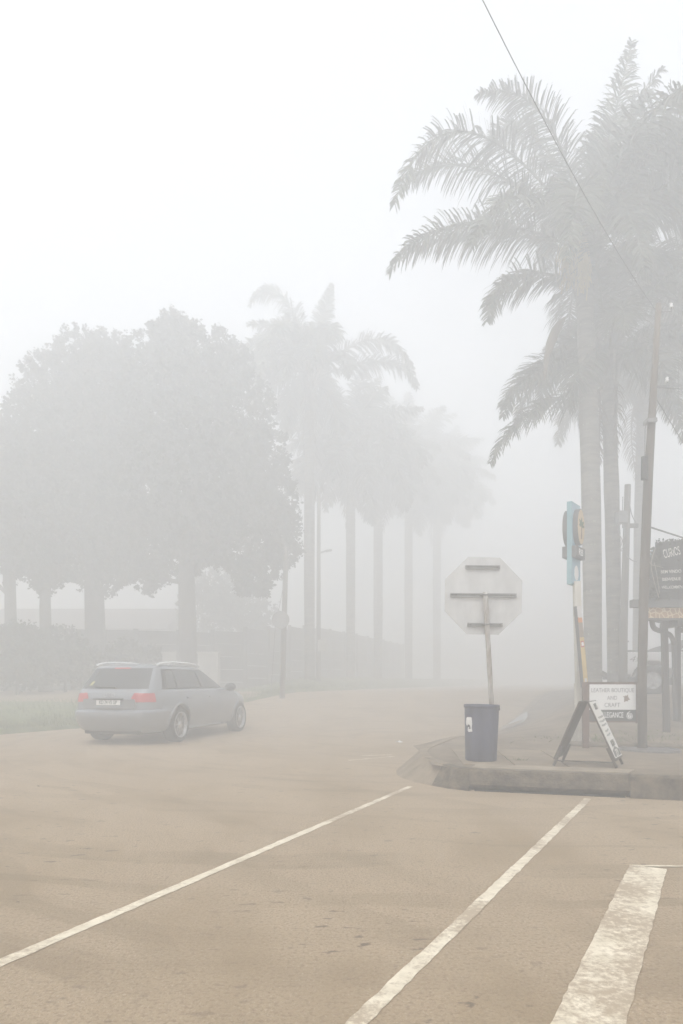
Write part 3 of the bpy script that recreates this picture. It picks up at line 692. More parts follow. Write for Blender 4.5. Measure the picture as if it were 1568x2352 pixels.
# ------------------------------------------------------------------ boutique board and the tall leaning shop sign beside it
RUSTB = mat('red_brown_steel', (.13, .075, .055), rough=.7, var=.3, scale=10)
WSIGN = mat('white_sign_sheet', (.80, .80, .79), rough=.45, var=.03, scale=4)
CHAR = mat('charcoal_sign_band', (.055, .06, .058), rough=.5, var=.1)
GREYINK = mat('grey_lettering', (.30, .30, .30), rough=.6)
HIDE = mat('hide_brown', (.26, .20, .17), rough=.7, var=.25, scale=30)
Yl = 9.15
l0, l1 = P(1352.5, 1571, Yl), P(1459.5, 1655, Yl)
lb = thing('boutique_board', ((l0.x + l1.x) / 2, Yl, pave_z((l0.x + l1.x) / 2, Yl)), 'white and charcoal boutique board framed in red-brown steel', 'signboard')
lo_ = Vector(lb.location); x0, x1, z1, z0 = l0.x - lo_.x, l1.x - lo_.x, l0.z - lo_.z, l1.z - lo_.z
zm = P(0, 1629.5, Yl).z - lo_.z
up_ = MB().box(((x0 + x1) / 2, 0, (zm + z1) / 2), (x1 - x0, .012, z1 - zm)).build('white_panel', WSIGN, lb)
dn_ = MB().box(((x0 + x1) / 2, 0, (zm + z0) / 2 - .001), (x1 - x0, .0125, zm - z0)).build('charcoal_panel', CHAR, lb)
MB().box(((x0 + x1) / 2, .004, z1 + .016), (x1 - x0 + .12, .03, .030)).build('frame_bar', RUSTB, lb, bevel=.003)
MB().box(((x0 + x1) / 2, .004, z0 - .010), (x1 - x0 + .06, .025, .018)).build('frame_bar', RUSTB, lb, bevel=.003)
MB().box((x1 + .018, .004, (z0 + z1) / 2), (.024, .03, z1 - z0 + .06)).build('frame_post', RUSTB, lb, bevel=.003)
MB().box((x0 - .045, .004, (z1 + .03) / 2), (.085, .05, z1 + .03)).build('frame_post', RUSTB, lb, bevel=.004)
def row(s, x_, y_, size, sx, m, par, wt=0): 
    p = P(x_, y_, Yl) - lo_; return text(s, size, m, par, (p.x, -.0085, p.z), (R(90), 0, 0), sx, weight=wt)
row('LEATHER BOUTIQUE', 1406, 1585, .080, .77, GREYINK, up_)
row('AND', 1405, 1602.5, .074, .85, GREYINK, up_)
row('CRAFT', 1405, 1619, .082, .85, GREYINK, up_)
row('ELLEGANCE', 1404, 1642, .105, .55, WSIGN, dn_, .001)
hc = P(1437, 1603, Yl) - lo_
hide = [(-.055, .035), (-.03, .028), (-.012, .042), (.012, .040), (.028, .062), (.03, .02), (.045, -.005), (.065, -.02), (.035, -.028), (.022, -.05), (-.005, -.045), (-.03, -.06), (-.032, -.02), (-.03, .01)]
MB().prism(hide, lambda a, z: Vector((hc.x + a * .85, -.006, hc.z + z * .85)), lambda a, z: Vector((hc.x + a * .85, -.0085, hc.z + z * .85))).build('hide_picture', HIDE, up_)
nc = P(1445, 1644, Yl) - lo_
MB().prism([(.042 * math.cos(i * .2618), .042 * math.sin(i * .2618)) for i in range(24)], lambda a, z: Vector((nc.x + a, -.006, nc.z + z)), lambda a, z: Vector((nc.x + a, -.0085, nc.z + z))).build('round_mark', WSIGN, dn_)
MB().prism([(.034 * math.cos(i * .2618), .034 * math.sin(i * .2618)) for i in range(24)], lambda a, z: Vector((nc.x + a, -.0085, nc.z + z)), lambda a, z: Vector((nc.x + a, -.0095, nc.z + z))).build('round_mark_ring', CHAR, dn_)
MB().prism([(.027 * math.cos(i * .2618), .027 * math.sin(i * .2618)) for i in range(24)], lambda a, z: Vector((nc.x + a, -.0095, nc.z + z)), lambda a, z: Vector((nc.x + a, -.0105, nc.z + z))).build('round_mark_core', WSIGN, dn_)
text('7', .05, CHAR, dn_, (nc.x, -.0115, nc.z), (R(90), 0, 0), .9)
MB().tube([(nc.x - .042, -.010, nc.z), (nc.x - .03, -.010, nc.z + .04), (nc.x + .01, -.010, nc.z + .068)], [.004, .006, .003], 6).build('round_mark_tail', WSIGN, dn_)

# tall narrow shop sign leaning outwards, seen almost edge on
Yt = 9.30
tp, bt = P(1326, 1392, Yt), P(1343, 1580, Yt)
lp = thing('shop_banner_sign', (bt.x, Yt, pave_z(bt.x, Yt)), 'tall narrow yellow sign leaning outward on a brown post', 'sign')
bo_ = Vector(lp.location)
YEL = mat('yellow_sign_face', (.55, .40, .13), rough=.5, var=.12, scale=3, c2=(.66, .50, .22)); PALE = mat('pale_sign_face', (.62, .60, .58), rough=.5, var=.06); ORG = mat('orange_sign_band', (.55, .22, .06), rough=.5, var=.15, scale=5)
SGREY = mat('printed_grey', (.30, .25, .20), rough=.6); REDB = mat('red_print', (.45, .06, .07), rough=.5)
LH = (tp - bt).length; ez_ = (tp - bt).normalized(); ew = Vector((.80, .60, 0)); ew = (ew - ez_ * ew.dot(ez_)).normalized(); en = ez_.cross(ew).normalized()
if en.dot(Vector((1, -.6, 0))) < 0: en = -en
WB = .115
def lpnt(a, z, o): return bt + ew * a + ez_ * z + en * o - bo_
def rr(w0, zlo, zhi): return [(w0 * math.cos(R(180 + 180 * k / 12)), zlo + w0 * .5 + w0 * .5 * math.sin(R(180 + 180 * k / 12))) for k in range(13)] + [(w0, zhi), (-w0, zhi)]
sb = MB().prism(rr(WB / 2, 0, LH), lambda a, z: lpnt(a, z, -.028), lambda a, z: lpnt(a, z, .02)).build('sign_board', DGREY, lp, bevel=.004)
MB().prism(rr(WB / 2 - .008, .008, LH * .62), lambda a, z: lpnt(a, z, .02), lambda a, z: lpnt(a, z, .0225)).build('yellow_face', YEL, sb)
def band(z0, z1, m, name, o=.0225, w0=WB / 2 - .008): return MB().prism([(-w0, LH * z0), (w0, LH * z0), (w0, LH * z1), (-w0, LH * z1)], lambda a, z: lpnt(a, z, .02), lambda a, z: lpnt(a, z, o)).build(name, m, sb)
band(.62, .80, SGREY, 'printed_band'); band(.80, .86, ORG, 'orange_band'); band(.86, 1.0, PALE, 'pale_band')
band(.50, .575, REDB, 'red_box', .024, .036); band(.515, .56, WHITEP, 'red_box_label', .0255, .026); band(.0, .12, PALE, 'pale_foot', .0235, WB / 2 - .03)
MB().tube([lpnt(0, .02, -.01), Vector((.012, .0, bt.z - bo_.z - .12)), Vector((.012, 0, -.03))], .034, 8).build('post', RUSTB, lp)
# ------------------------------------------------------------------ palms
FROND = mat('palm_leaf', (.085, .098, .062), rough=.5, var=.3, scale=2, c2=(.14, .145, .10))
DEADF = mat('dead_palm_leaf', (.11, .085, .055), rough=.9, var=.3, scale=3)
FLOWER = mat('palm_flower_stalk', (.34, .27, .11), rough=.8, var=.2, scale=6)
BARK = mat('palm_bark', (.15, .14, .118), rough=.95, var=.35, scale=3.5, c2=(.235, .22, .185), bump=.7, bscale=16, stretch=(.7, .7, 4.0))
LICH = mat('lichen_patch', (.26, .27, .21), rough=.95, var=.2, scale=12)

def bez(p0, p1, p2, p3, t):
    u = 1 - t; return p0 * u ** 3 + p1 * 3 * u * u * t + p2 * 3 * u * t * t + p3 * t ** 3
def frond_mesh(c, seed, leaf=.68, n=150, wid=.030, droop=.55, m=FROND, sparse=0.0):
    """c: four control points of the midrib (local). Leaflets leave it on both sides and fan out of plane, as on a queen palm."""
    r = random.Random(seed); mb = MB(); K = 14
    rib = [bez(*c, k / K) for k in range(K + 1)]
    mb.tube(rib, [.030 * (1 - .88 * k / K) + .004 for k in range(K + 1)], 5)
    for k in range(n):
        t = .13 + .87 * (k + r.random() * .8) / n
        if t > 1 or r.random() < sparse: continue
        p = bez(*c, t); tg = (bez(*c, min(1, t + .02)) - bez(*c, t - .02)).normalized()
        sd_ = tg.cross(Vector((0, 0, 1)))
        if sd_.length < .5: sd_ = tg.cross(Vector((.1, 1, 0)))
        sd_.normalize(); up = sd_.cross(tg).normalized()
        env = min(1, .35 + (t - .1) * 3.2) * (1 - .80 * max(0, (t - .5) / .5) ** 1.2)
        for s in (-1, 1):
            el = r.uniform(-.8, .9); L = leaf * env * r.uniform(.75, 1.12)
            d = (sd_ * s * math.cos(el) + up * math.sin(el)) * .86 + tg * (.52 + .6 * max(0, t - .6))
            d.normalize(); w_ = wid * r.uniform(.8, 1.2)
            side_ = d.cross(Vector((r.uniform(-.3, .3), r.uniform(-.3, .3), 1))).normalized() * w_ / 2
            if r.random() < .5: side_ = d.cross(side_).normalized() * w_ / 2
            q1 = p + d * L * .45 - Vector((0, 0, droop * L * .10)); q2 = p + d * L * .80 - Vector((0, 0, droop * L * .42)); 
            q3 = p + d * L * .95 - Vector((0, 0, droop * L * .75))
            mb.add([p - side_ * .6, p + side_ * .6, q1 + side_, q1 - side_, q2 + side_ * .7, q2 - side_ * .7, q3], [(0, 1, 2, 3), (3, 2, 4, 5), (5, 4, 6)])
    return mb.mesh('frond', m)
# stock fronds pointing along +x, from erect to hanging
STOCK = []
for k, (e0, e1, L) in enumerate([(82, 55, 3.1), (70, 20, 3.4), (58, -5, 3.5), (45, -35, 3.5), (32, -55, 3.4), (18, -70, 3.3), (0, -80, 3.0), (-25, -88, 2.6)]):
    for v in range(2):
        a0, a1 = R(e0 + 6 * v), R(e1 - 8 * v)
        p0 = Vector((.05, 0, 0)); p1 = p0 + Vector((math.cos(a0), .06 * (v * 2 - 1), math.sin(a0))) * L * .40
        am = (a0 + a1) / 2; p2 = p1 + Vector((math.cos(am), .05, math.sin(am))) * L * .33; p3 = p2 + Vector((math.cos(a1), -.08, math.sin(a1))) * L * .33
        STOCK.append((e0, frond_mesh((p0, p1, p2, p3), 50 + 2 * k + v)))
FAR_STOCK = []
for k, (e0, e1, L) in enumerate([(78, 45, 2.5), (66, 10, 2.9), (52, -15, 3.2), (38, -45, 3.3), (22, -65, 3.2), (5, -80, 3.0), (-20, -88, 2.6)]):
    for v in range(2):
        a0, a1 = R(e0 + 6 * v), R(e1 - 8 * v); p0 = Vector((.05, 0, 0)); p1 = p0 + Vector((math.cos(a0), .06 * (v * 2 - 1), math.sin(a0))) * L * .40
        am = (a0 + a1) / 2; p2 = p1 + Vector((math.cos(am), .05, math.sin(am))) * L * .33; p3 = p2 + Vector((math.cos(a1), -.08, math.sin(a1))) * L * .33
        FAR_STOCK.append((e0, frond_mesh((p0, p1, p2, p3), 150 + 2 * k + v, leaf=.72, n=80, wid=.075)))
def dead_mesh(seed, L=2.2):
    r = random.Random(seed)
    return frond_mesh((Vector((.12, 0, 0)), Vector((.42, .05, -.1)), Vector((.38, .0, -L * .5)), Vector((.22, .1, -L))), seed, leaf=.42, n=34, m=DEADF, droop=1.2, sparse=.25)
DEAD = [dead_mesh(91), dead_mesh(92, 1.7)]
def trunk_mesh(pts, rads, seed, lichen=0):
    mb = MB(); r = random.Random(seed)
    path = catmull([tuple(p) + (q,) for p, q in zip(pts, rads)], 9)
    rr_ = [p[3] * (1 + .05 * mnoise.noise(Vector((i * .45, seed, 0))) + (.02 if i % 3 == 0 else 0)) for i, p in enumerate(path)]
    mb.tube([p[:3] for p in path], rr_, 14)
    return mb.mesh('trunk', BARK, True), path
def palm(base, heart, rad, label, group=None, n=24, seed=1, scale=1.0, custom=(), skip=(), skirt=0, flowers=False, lichen=0, mid=None, rz=0.0, lo=0, front=False, stock=None, wid=.033):
    stock = stock or STOCK
    r = random.Random(seed); base = Vector(base); heart = Vector(heart) - base
    t = thing('palm_tree', base, label, 'palm tree', group)
    m_ = heart * .5 if mid is None else Vector(mid) - base
    pts = [Vector((0, 0, -.15)), heart * .04, m_, heart - Vector((0, 0, .55 * scale)), heart + Vector((0, 0, .05))]
    pts[1] = Vector((m_.x * .08, m_.y * .08, heart.z * .04))
    me, path = trunk_mesh(pts, [rad * 1.12, rad * .98, rad * 1.05, rad * .92, rad * .62], seed)
    tr = link(me, 'trunk', t)
    for k in range(lichen):
        q = r.choice(path[4:-10]); a_ = r.uniform(R(200), R(340)); c = Vector(q[:3]) + Vector((math.cos(a_), math.sin(a_), 0)) * (q[3] * 1.02)
        s_ = r.uniform(.008, .022); nrm = Vector((math.cos(a_), math.sin(a_), 0)); tx = Vector((-nrm.y, nrm.x, 0))
        MB().add([c + tx * s_ * math.cos(i) * r.uniform(.7, 1.2) + Vector((0, 0, 1)) * s_ * 1.2 * math.sin(i) * r.uniform(.7, 1.2) + nrm * (.006 - .3 * s_ * s_ / q[3] * 0) for i in [j * .785 for j in range(8)]], [tuple(range(8))]).build('lichen_patch', LICH, tr, fix=False)
    ga = 2.399963
    for k in range(n):
        az_ = k * ga + r.uniform(-.2, .2) + rz; f = (k + .5) / n
        idx = min(len(STOCK) - 1, max(0, int(f ** .8 * (13 + lo) + r.uniform(-.8, .8)) ))
        deg = math.degrees(az_) % 360
        if any((deg - a) % 360 < (b - a) % 360 for a, b in skip): continue
        if front and 205 < deg < 335: idx = min(max(idx, 7), 9)
        e0, me = stock[min(idx, len(stock) - 1)]; s_ = scale * r.uniform(.88, 1.06)
        link(me, 'frond', t, heart + Vector((0, 0, .25 * scale * (1 - f))), (r.uniform(-.12, .12), r.uniform(-.08, .08), az_), (s_, s_, s_))
    for k, cp in enumerate(custom):
        cc = [Vector(p) - base for p in cp]
        if len(cc) == 3: cc = [heart] + cc
        rl = sum((cc[i + 1] - cc[i]).length for i in range(3))
        link(frond_mesh(cc, seed * 37 + k, leaf=min(.64 * scale, rl * .20), n=185, wid=wid, droop=.45), 'frond', t)
    for k in range(skirt):
        s_ = scale * r.uniform(.85, 1.1)
        link(DEAD[k % 2], 'dead_frond', t, heart - Vector((0, 0, .25 + .5 * r.random())), (0, 0, r.uniform(0, 6.28)), (s_, s_, s_))
    # leaf bases wrapping the top of the trunk
    mb = MB()
    for k in range(16):
        a_ = k * ga; d = Vector((math.cos(a_), math.sin(a_), 0)); z0 = heart - Vector((0, 0, .75 - .05 * k))
        mb.tube([z0 + d * rad * .8, z0 + d * rad * 1.25 + Vector((0, 0, .35)), z0 + d * rad * 2.2 + Vector((0, 0, .75))], [.07, .06, .03], 6)
    mb.build('leaf_bases', BARK, t, smooth=True)
    if flowers:
        for k, (a_, L) in enumerate(((R(250), 1.05), (R(205), .8))):
            mb = MB(); d = Vector((math.cos(a_), math.sin(a_), 0)); s0 = heart + d * .1 - Vector((0, 0, .1)); e_ = heart + d * .62 + Vector((0, 0, .10))
            mb.tube([s0, heart + d * .4 + Vector((0, 0, .2)), e_], .02, 5)
            for q in range(46):
                p = s0.lerp(e_, .45 + .55 * r.random()) + Vector((r.gauss(0, .05), r.gauss(0, .05), .08)); mb.tube([p, p + d * .05 + Vector((r.gauss(0, .05), r.gauss(0, .05), -L * .5)), p + Vector((r.gauss(0, .07), r.gauss(0, .07), -L * r.uniform(.7, 1)))], .012, 4)
            mb.build('flower_spray', FLOWER, t)
    return t

QF = 1.0
def Q(*a): return [P(x, y, Y * QF) for (x, y, Y) in a]
QF = 1.283; Y1 = 14.5; b1 = P(1362, 1605, Y1); b1.z = pave_z(b1.x, b1.y)
cust1 = [Q((1345, 540, 11.3), (1372, 420, 11.2), (1415, 260, 11.0), (1450, 95, 10.9)),
         Q((1340, 540, 11.3), (1310, 330, 11.0), (1230, 170, 10.8), (1100, 215, 10.6)),
         Q((1340, 550, 11.3), (1200, 330, 11.0), (1000, 160, 10.7), (905, 470, 10.6)),
         Q((1335, 560, 11.3), (1190, 380, 11.6), (1010, 330, 11.9), (925, 430, 12.1)),
         Q((1335, 580, 11.3), (1200, 500, 11.1), (980, 470, 10.9), (895, 620, 10.8)),
         Q((1335, 600, 11.3), (1230, 520, 11.6), (1060, 520, 11.9), (960, 570, 12.0)),
         Q((1340, 660, 11.3), (1250, 610, 11.0), (1140, 600, 10.8), (1118, 738, 10.8)),
         Q((1345, 520, 11.3), (1280, 330, 11.6), (1180, 240, 12.0), (1120, 330, 12.2)),
         Q((1350, 540, 11.3), (1450, 380, 11.0), (1540, 260, 10.8), (1640, 360, 10.8)),
         Q((1350, 560, 11.3), (1460, 460, 10.9), (1580, 420, 10.6), (1660, 620, 10.4)),
         Q((1350, 600, 11.3), (1450, 560, 11.1), (1560, 560, 11.0), (1590, 720, 11.0)),
         Q((1350, 560, 11.3), (1420, 360, 11.6), (1500, 260, 11.8), (1570, 300, 12.0)),
         Q((1345, 560, 11.3), (1250, 430, 10.8), (1150, 400, 10.2), (1080, 560, 9.8)),
         Q((1345, 560, 11.3), (1330, 400, 10.6), (1330, 380, 9.9), (1300, 600, 9.5)),
         Q((1345, 560, 11.3), (1400, 420, 10.7), (1440, 420, 10.1), (1480, 620, 9.7))]
palm(b1, P(1342, 600, Y1), .185, 'tall palm just behind the boutique board with lichen on its trunk', n=42, seed=3, custom=cust1, skip=((100, 268),), front=True, flowers=True, lichen=90, mid=P(1357, 1150, Y1), scale=1.2, lo=-2)
QF = 1.092; Y2 = 15.5; b2 = P(1411, 1600, Y2); b2.z = pave_z(b2.x, b2.y)
cust2 = [Q((1398, 850, 14.2), (1320, 790, 14), (1190, 840, 13.7), (1155, 955, 13.6)),
         Q((1398, 880, 14.2), (1330, 900, 14), (1190, 910, 13.6), (1125, 1065, 13.4)),
         Q((1398, 850, 14.2), (1330, 720, 14.4), (1260, 800, 14.6), (1230, 960, 14.6)),
         Q((1400, 850, 14.2), (1470, 800, 14), (1540, 860, 13.8), (1570, 1010, 13.6))]
palm(b2, P(1397, 830, Y2), .155, 'slimmer palm standing between the lichen-spotted palm and a thin pole', n=24, seed=5, custom=cust2, skip=((150, 225),), lichen=40, scale=.95, skirt=3, mid=P(1407, 1250, Y2))
Y3 = 22.0; b3 = P(1466, 1620, Y3); b3.z = pave_z(b3.x, b3.y)
palm(b3, P(1476, 900, Y3), .20, 'palm whose trunk shows half behind the leaning utility pole', n=24, seed=8, scale=1.05, skirt=3)
Y4 = 19.0; b4 = P(1660, 1640, Y4); b4.z = pave_z(b4.x, b4.y)
palm(b4, P(1650, 720, Y4), .20, 'palm reaching in over the curio shop roof', n=26, seed=12, scale=1.15, skirt=2)
# spathe on the first palm
mb = MB()
path = [P(1298, 728, 14.3), P(1276, 760, 14.2), P(1258, 810, 14.1), P(1250, 875, 14.1)]
mb.tube(catmull([tuple(p) for p in path], 4), [.015, .04, .06, .08, .09, .095, .095, .09, .075, .06, .045, .025, .01], 8)
ps = [o for o in bpy.data.objects if o.name.startswith('palm_tree')][0]
so = mb.build('dry_spathe', DEADF, ps, smooth=True)
so.location = -Vector(ps.location)
# row along the far street
g_ = 'row of palms along the far side of the street'
def far_palm(x, Y, yh, rad, seed, label, **kw):
    bx, by = (x - CX) / F * Y, Y
    return palm((bx, by, verge_z(bx, by)), P(x, yh, Y), rad, label, g_, seed=seed, **kw)
QF = 28 / 24
cL = [Q((716, 840, 24), (690, 700, 24.5), (620, 620, 24.5), (572, 700, 24.5)),
      Q((716, 830, 24), (730, 760, 24), (745, 700, 23.8), (762, 652, 23.6)),
      Q((720, 860, 24), (800, 790, 23.6), (900, 720, 23.2), (950, 860, 23)),
      Q((722, 870, 24), (810, 830, 24), (930, 800, 24), (958, 892, 24)),
      Q((716, 860, 24), (650, 800, 24), (570, 800, 24), (545, 890, 24)),
      Q((716, 850, 24), (690, 740, 23.5), (640, 700, 23), (600, 800, 23))]
far_palm(711, 28, 865, .21, 21, 'tallest far palm beside a street lamp pole, one frond arching out', custom=cL, n=38, scale=1.17, front=True, wid=.06, stock=FAR_STOCK, skip=((-50, 40),), skirt=6, mid=P(710, 1250, 28))
far_palm(805, 33, 1050, .21, 22, 'second far palm along the row beyond the street lamp', n=44, scale=1.4, stock=FAR_STOCK, skirt=4, rz=.7)
far_palm(868, 37.5, 1070, .24, 23, 'third far palm with a long skirt of dead fronds', n=36, scale=1.25, stock=FAR_STOCK, skirt=14, rz=2.1)
far_palm(938, 42.5, 1085, .24, 24, 'fourth far palm fading into the fog without a skirt', n=48, scale=1.6, stock=FAR_STOCK, skirt=2, rz=3.9)
far_palm(1003, 48, 1120, .27, 25, 'faintest far palm with dead fronds at the end of the row', n=40, scale=1.5, stock=FAR_STOCK, skirt=10, rz=5.2)

# ------------------------------------------------------------------ broadleaf trees over the verge
LEAF = mat('tree_leaf', (.022, .03, .015), rough=.7, var=.35, scale=2, c2=(.05, .058, .03))
TBARK = mat('tree_bark', (.06, .052, .045), rough=.95, var=.35, scale=4, c2=(.11, .095, .08), bump=.6, bscale=14, stretch=(1, 1, .4))
def tree(x, Y, blobs, rad, label, group, seed, ytop, limbs=(), dens=1.0):
    r = random.Random(seed); bx = (x - CX) / F * Y; bz = verge_z(bx, Y); base = Vector((bx, Y, bz))
    t = thing('broadleaf_tree', base, label, 'tree', group)
    top = P(x, ytop, Y) - base
    mb = MB()
    mb.tube([Vector((0, 0, -.2)), Vector((rad * .1, 0, top.z * .2)), Vector((top.x * .5 - rad * .1, 0, top.z * .5)), top], [rad * 1.35, rad, rad * .9, rad * .45], 12)
    for (cx, cy, cr, dy) in blobs:
        c = P(cx, cy, Y + dy) - base; st_ = top * r.uniform(.4, .8)
        c = c + Vector((0, 0, 0)); mid_ = st_.lerp(c, .5) + Vector((r.gauss(0, .2), r.gauss(0, .2), -.1))
        mb.tube([st_, mid_, c], [rad * .38, rad * .25, rad * .1], 6)
    mb.build('trunk', TBARK, t, smooth=True)
    vs, fs = [], []
    for (cx, cy, cr, dy) in blobs:
        c = P(cx, cy, Y + dy) - base; rr = px(cr, Y)
        ncl = int(210 * rr * rr * dens) + 30
        for k in range(ncl):
            # clumps over the blob, a few inside
            u = r.uniform(-1, 1); th = r.uniform(0, 6.283); s_ = math.sqrt(1 - u * u); d = Vector((s_ * math.cos(th), s_ * math.sin(th), u))
            q = r.choice((r.uniform(.86, 1.05), r.uniform(.9, 1.08), r.uniform(1.0, 1.13))) if r.random() < .7 else r.uniform(.4, .85)
            p = c + Vector((d.x, d.y * .9, d.z)) * rr * q
            ax = (d * .7 + Vector((r.gauss(0, .3), r.gauss(0, .3), .35 + r.gauss(0, .25)))).normalized()
            CL = r.uniform(.20, .48)
            for l in range(13):
                f = r.random(); a_ = r.uniform(0, 6.283)
                e1 = ax.cross(Vector((.3, .2, 1))).normalized(); e2 = ax.cross(e1)
                ld = (ax * r.uniform(.2, 1) + e1 * math.cos(a_) + e2 * math.sin(a_)).normalized()
                p0 = p + ax * CL * (f - .5); L_ = r.uniform(.12, .22) * (1.1 - .5 * f); wd_ = L_ * .34
                sd = ld.cross(Vector((r.gauss(0, 1), r.gauss(0, 1), r.gauss(0, 1)))).normalized() * wd_
                o = len(vs); vs += [p0, p0 + ld * L_ * .5 + sd, p0 + ld * L_, p0 + ld * L_ * .5 - sd]; fs.append((o, o + 1, o + 2, o + 3))
    MB().add(vs, fs).build('crown', LEAF, t, fix=False)
    return t
gt = 'broad trees behind the car'
tree(430, 24, [(402, 790, 62, 0), (395, 765, 38, .2), (350, 850, 80, .3), (470, 850, 85, -.2), (530, 840, 50, .8), (400, 950, 130, 0), (300, 960, 100, .4), (520, 960, 105, -.3), (585, 1050, 75, .2), (440, 1090, 150, -.6), (600, 1150, 80, .3), (560, 1210, 100, -.4), (640, 1200, 48, .2),
      (650, 1260, 38, 0), (590, 1310, 48, 0), (320, 1100, 120, .2), (400, 1230, 95, .5), (320, 1240, 85, .3), (500, 1130, 120, -.2), (490, 1250, 40, .2), (340, 1320, 40, .2), (560, 1345, 18, 0), (600, 1350, 16, .1)], .32, 'largest broad tree, its thick trunk rising between two pale cabinets', gt, 31, 1050)
tree(218, 24.6, [(190, 825, 62, 0), (245, 815, 48, .2), (130, 890, 80, .2), (230, 900, 90, 0), (90, 980, 78, -.2), (180, 1000, 110, -.3), (270, 1020, 90, .3), (200, 1130, 120, -.2), (110, 1110, 100, .3), (230, 1240, 80, -.2), (230, 1320, 50, .1), (270, 1290, 50, .2), (150, 1230, 80, 0)], .37, 'broad tree rising behind the rear of the silver car', gt, 32, 1080)
tree(105, 23, [(70, 1060, 62, 0), (40, 1130, 75, .3), (110, 1180, 85, .1), (90, 1270, 60, -.1), (130, 1300, 42, 0), (105, 1340, 26, .1), (30, 1220, 60, .2)], .20, 'slender-trunked tree beside the broad trunk on the verge', gt, 33, 1180)
tree(25, 24, [(20, 1010, 55, 0), (-40, 1050, 90, .2), (-20, 1150, 100, -.2), (10, 1250, 60, 0), (-50, 1240, 90, .2), (-120, 1120, 110, .3), (45, 1290, 36, .1)], .21, 'tree on its own thin trunk, past the slender one, farthest from the cabinets', gt, 34, 1150)
tree(565, 34, [(540, 1380, 60, 0), (500, 1340, 60, .3), (590, 1420, 50, .2), (530, 1440, 70, .4), (470, 1400, 60, 0), (605, 1470, 30, 0)], .10, 'low rounded bush tree looming behind the wall', gt, 35, 1440, dens=.7)

gs = 'dark shrubs under the trees along the wall'
for (x, Y, bl_, lab, sd_) in ((40, 21.5, [(30, 1500, 60, 0), (75, 1525, 50, .2), (-20, 1510, 60, .1), (50, 1470, 40, .3)], 'dark shrub on the grass at the foot of the slender tree trunk', 41), (150, 22.5, [(140, 1500, 55, 0), (180, 1525, 45, .2), (105, 1530, 42, .1), (215, 1535, 36, .2)], 'dark shrub standing between the tree trunks behind the car', 42), (300, 23.6, [(290, 1520, 45, 0), (340, 1530, 40, .2), (255, 1535, 40, .1)], 'low dark shrub growing past the car roof against the wall', 43)):
    t_ = tree(x, Y, bl_, .05, lab, gs, sd_, 1500, dens=1.1); t_.name = 'shrub'; t_['category'] = 'shrub'
# ------------------------------------------------------------------ boundary wall of precast panels
PRE = mat('precast_concrete', (.075, .072, .066), rough=.9, var=.3, scale=1.5, bump=.3, bscale=20, c2=(.115, .108, .10))
wpts = [(-20, 23.0), (-11, 25.4), (-6.4, 26.8), (-4.0, 28.4), (-2.4, 31.5), (-.6, 36), (1.6, 42), (4.6, 51)]
wl = thing('precast_wall', (wpts[2][0], wpts[2][1], verge_z(*wpts[2])), 'dim grey wall of precast concrete panels behind the trees', 'wall')
wb = Vector(wl.location)
def along(pts, step):
    out = []; 
    for (a, b) in zip(pts, pts[1:]):
        a, b = Vector(a), Vector(b); k = max(1, round((b - a).length / step))
        out += [a.lerp(b, i / k) for i in range(k)]
    return out + [Vector(pts[-1])]
wp = along(wpts, 1.9)
hgt = 2.6
postm = MB().box((0, 0, hgt / 2 - .15), (.16, .16, hgt + .3)).mesh('post', PRE)
for p in wp: link(postm, 'post', wl, Vector((p.x, p.y, verge_z(p.x, p.y))) - wb)
for a, b in zip(wp, wp[1:]):
    d = b - a; ang = math.atan2(d.y, d.x); m_ = (a + b) / 2; z = min(verge_z(a.x, a.y), verge_z(b.x, b.y))
    for k in range(5):
        hh = hgt / 5
        o = MB().box((0, 0, 0), (d.length - .14, .06, hh - .012)).build('panel', PRE, wl)
        o.location = Vector((m_.x, m_.y, z - .05 + hh * (k + .5))) - wb; o.rotation_euler = (0, 0, ang)
# a low building far back, beyond the wall
PALEW = mat('dull_plaster', (.26, .25, .225), rough=.9, var=.1); ROOFM = mat('sheet_roof', (.16, .14, .13), rough=.7, var=.15)
bl = thing('low_house', (-13.5, 37, .9), 'low plain house with a pitched roof hardly showing past the trunks', 'house')
MB().box((0, 0, 1.3), (9, 6, 2.9)).build('wall', PALEW, bl)
rf = MB().prism([(-3.5, 2.75), (3.5, 2.75), (0, 4.1)], lambda a, z: Vector((-4.9, a, z)), lambda a, z: Vector((4.9, a, z))).build('roof', ROOFM, bl)
for x in (-2.6, .2, 2.8):
    wn = MB().box((x, -3.01, 1.6), (1.1, .06, 1.0)).build('window', GLASSC, bl); MB().box((x, -3.05, 1.06), (1.3, .12, .07)).build('sill', PALEW, wn)
# ------------------------------------------------------------------ pale utility cabinets either side of the trunk
CAB = mat('cabinet_grey_white', (.36, .355, .33), rough=.7, var=.12, scale=3)
for (x0, x1, y0, lab) in ((375, 409, 1499, 'smaller pale utility cabinet half hidden by the car roof'), (455, 505, 1499, 'larger pale double-door utility cabinet standing clear of the car roof')):
    Yc = 23.2; a, b = P(x0, y0, Yc), P(x1, y0, Yc); wz = verge_z((a.x + b.x) / 2, Yc); w_ = b.x - a.x; h_ = a.z - wz
    cb = thing('utility_cabinet', ((a.x + b.x) / 2, Yc, wz), lab, 'cabinet', 'utility cabinets on the verge')
    MB().box((0, 0, h_ / 2 - .02), (w_ * .94, .4, h_)).build('housing', CAB, cb, bevel=.01)
    MB().box((0, 0, h_ + .0), (w_ * 1.02, .46, .06)).build('lid', CAB, cb, bevel=.01)
    for s in (-1, 1):
        dr = MB().box((s * w_ * .225, -.21, h_ * .48), (w_ * .42, .02, h_ * .82)).build('door', CAB, cb, bevel=.004)
        MB().box((s * w_ * .05, -.225, h_ * .5), (.02, .02, .12)).build('handle', STEEL, dr)
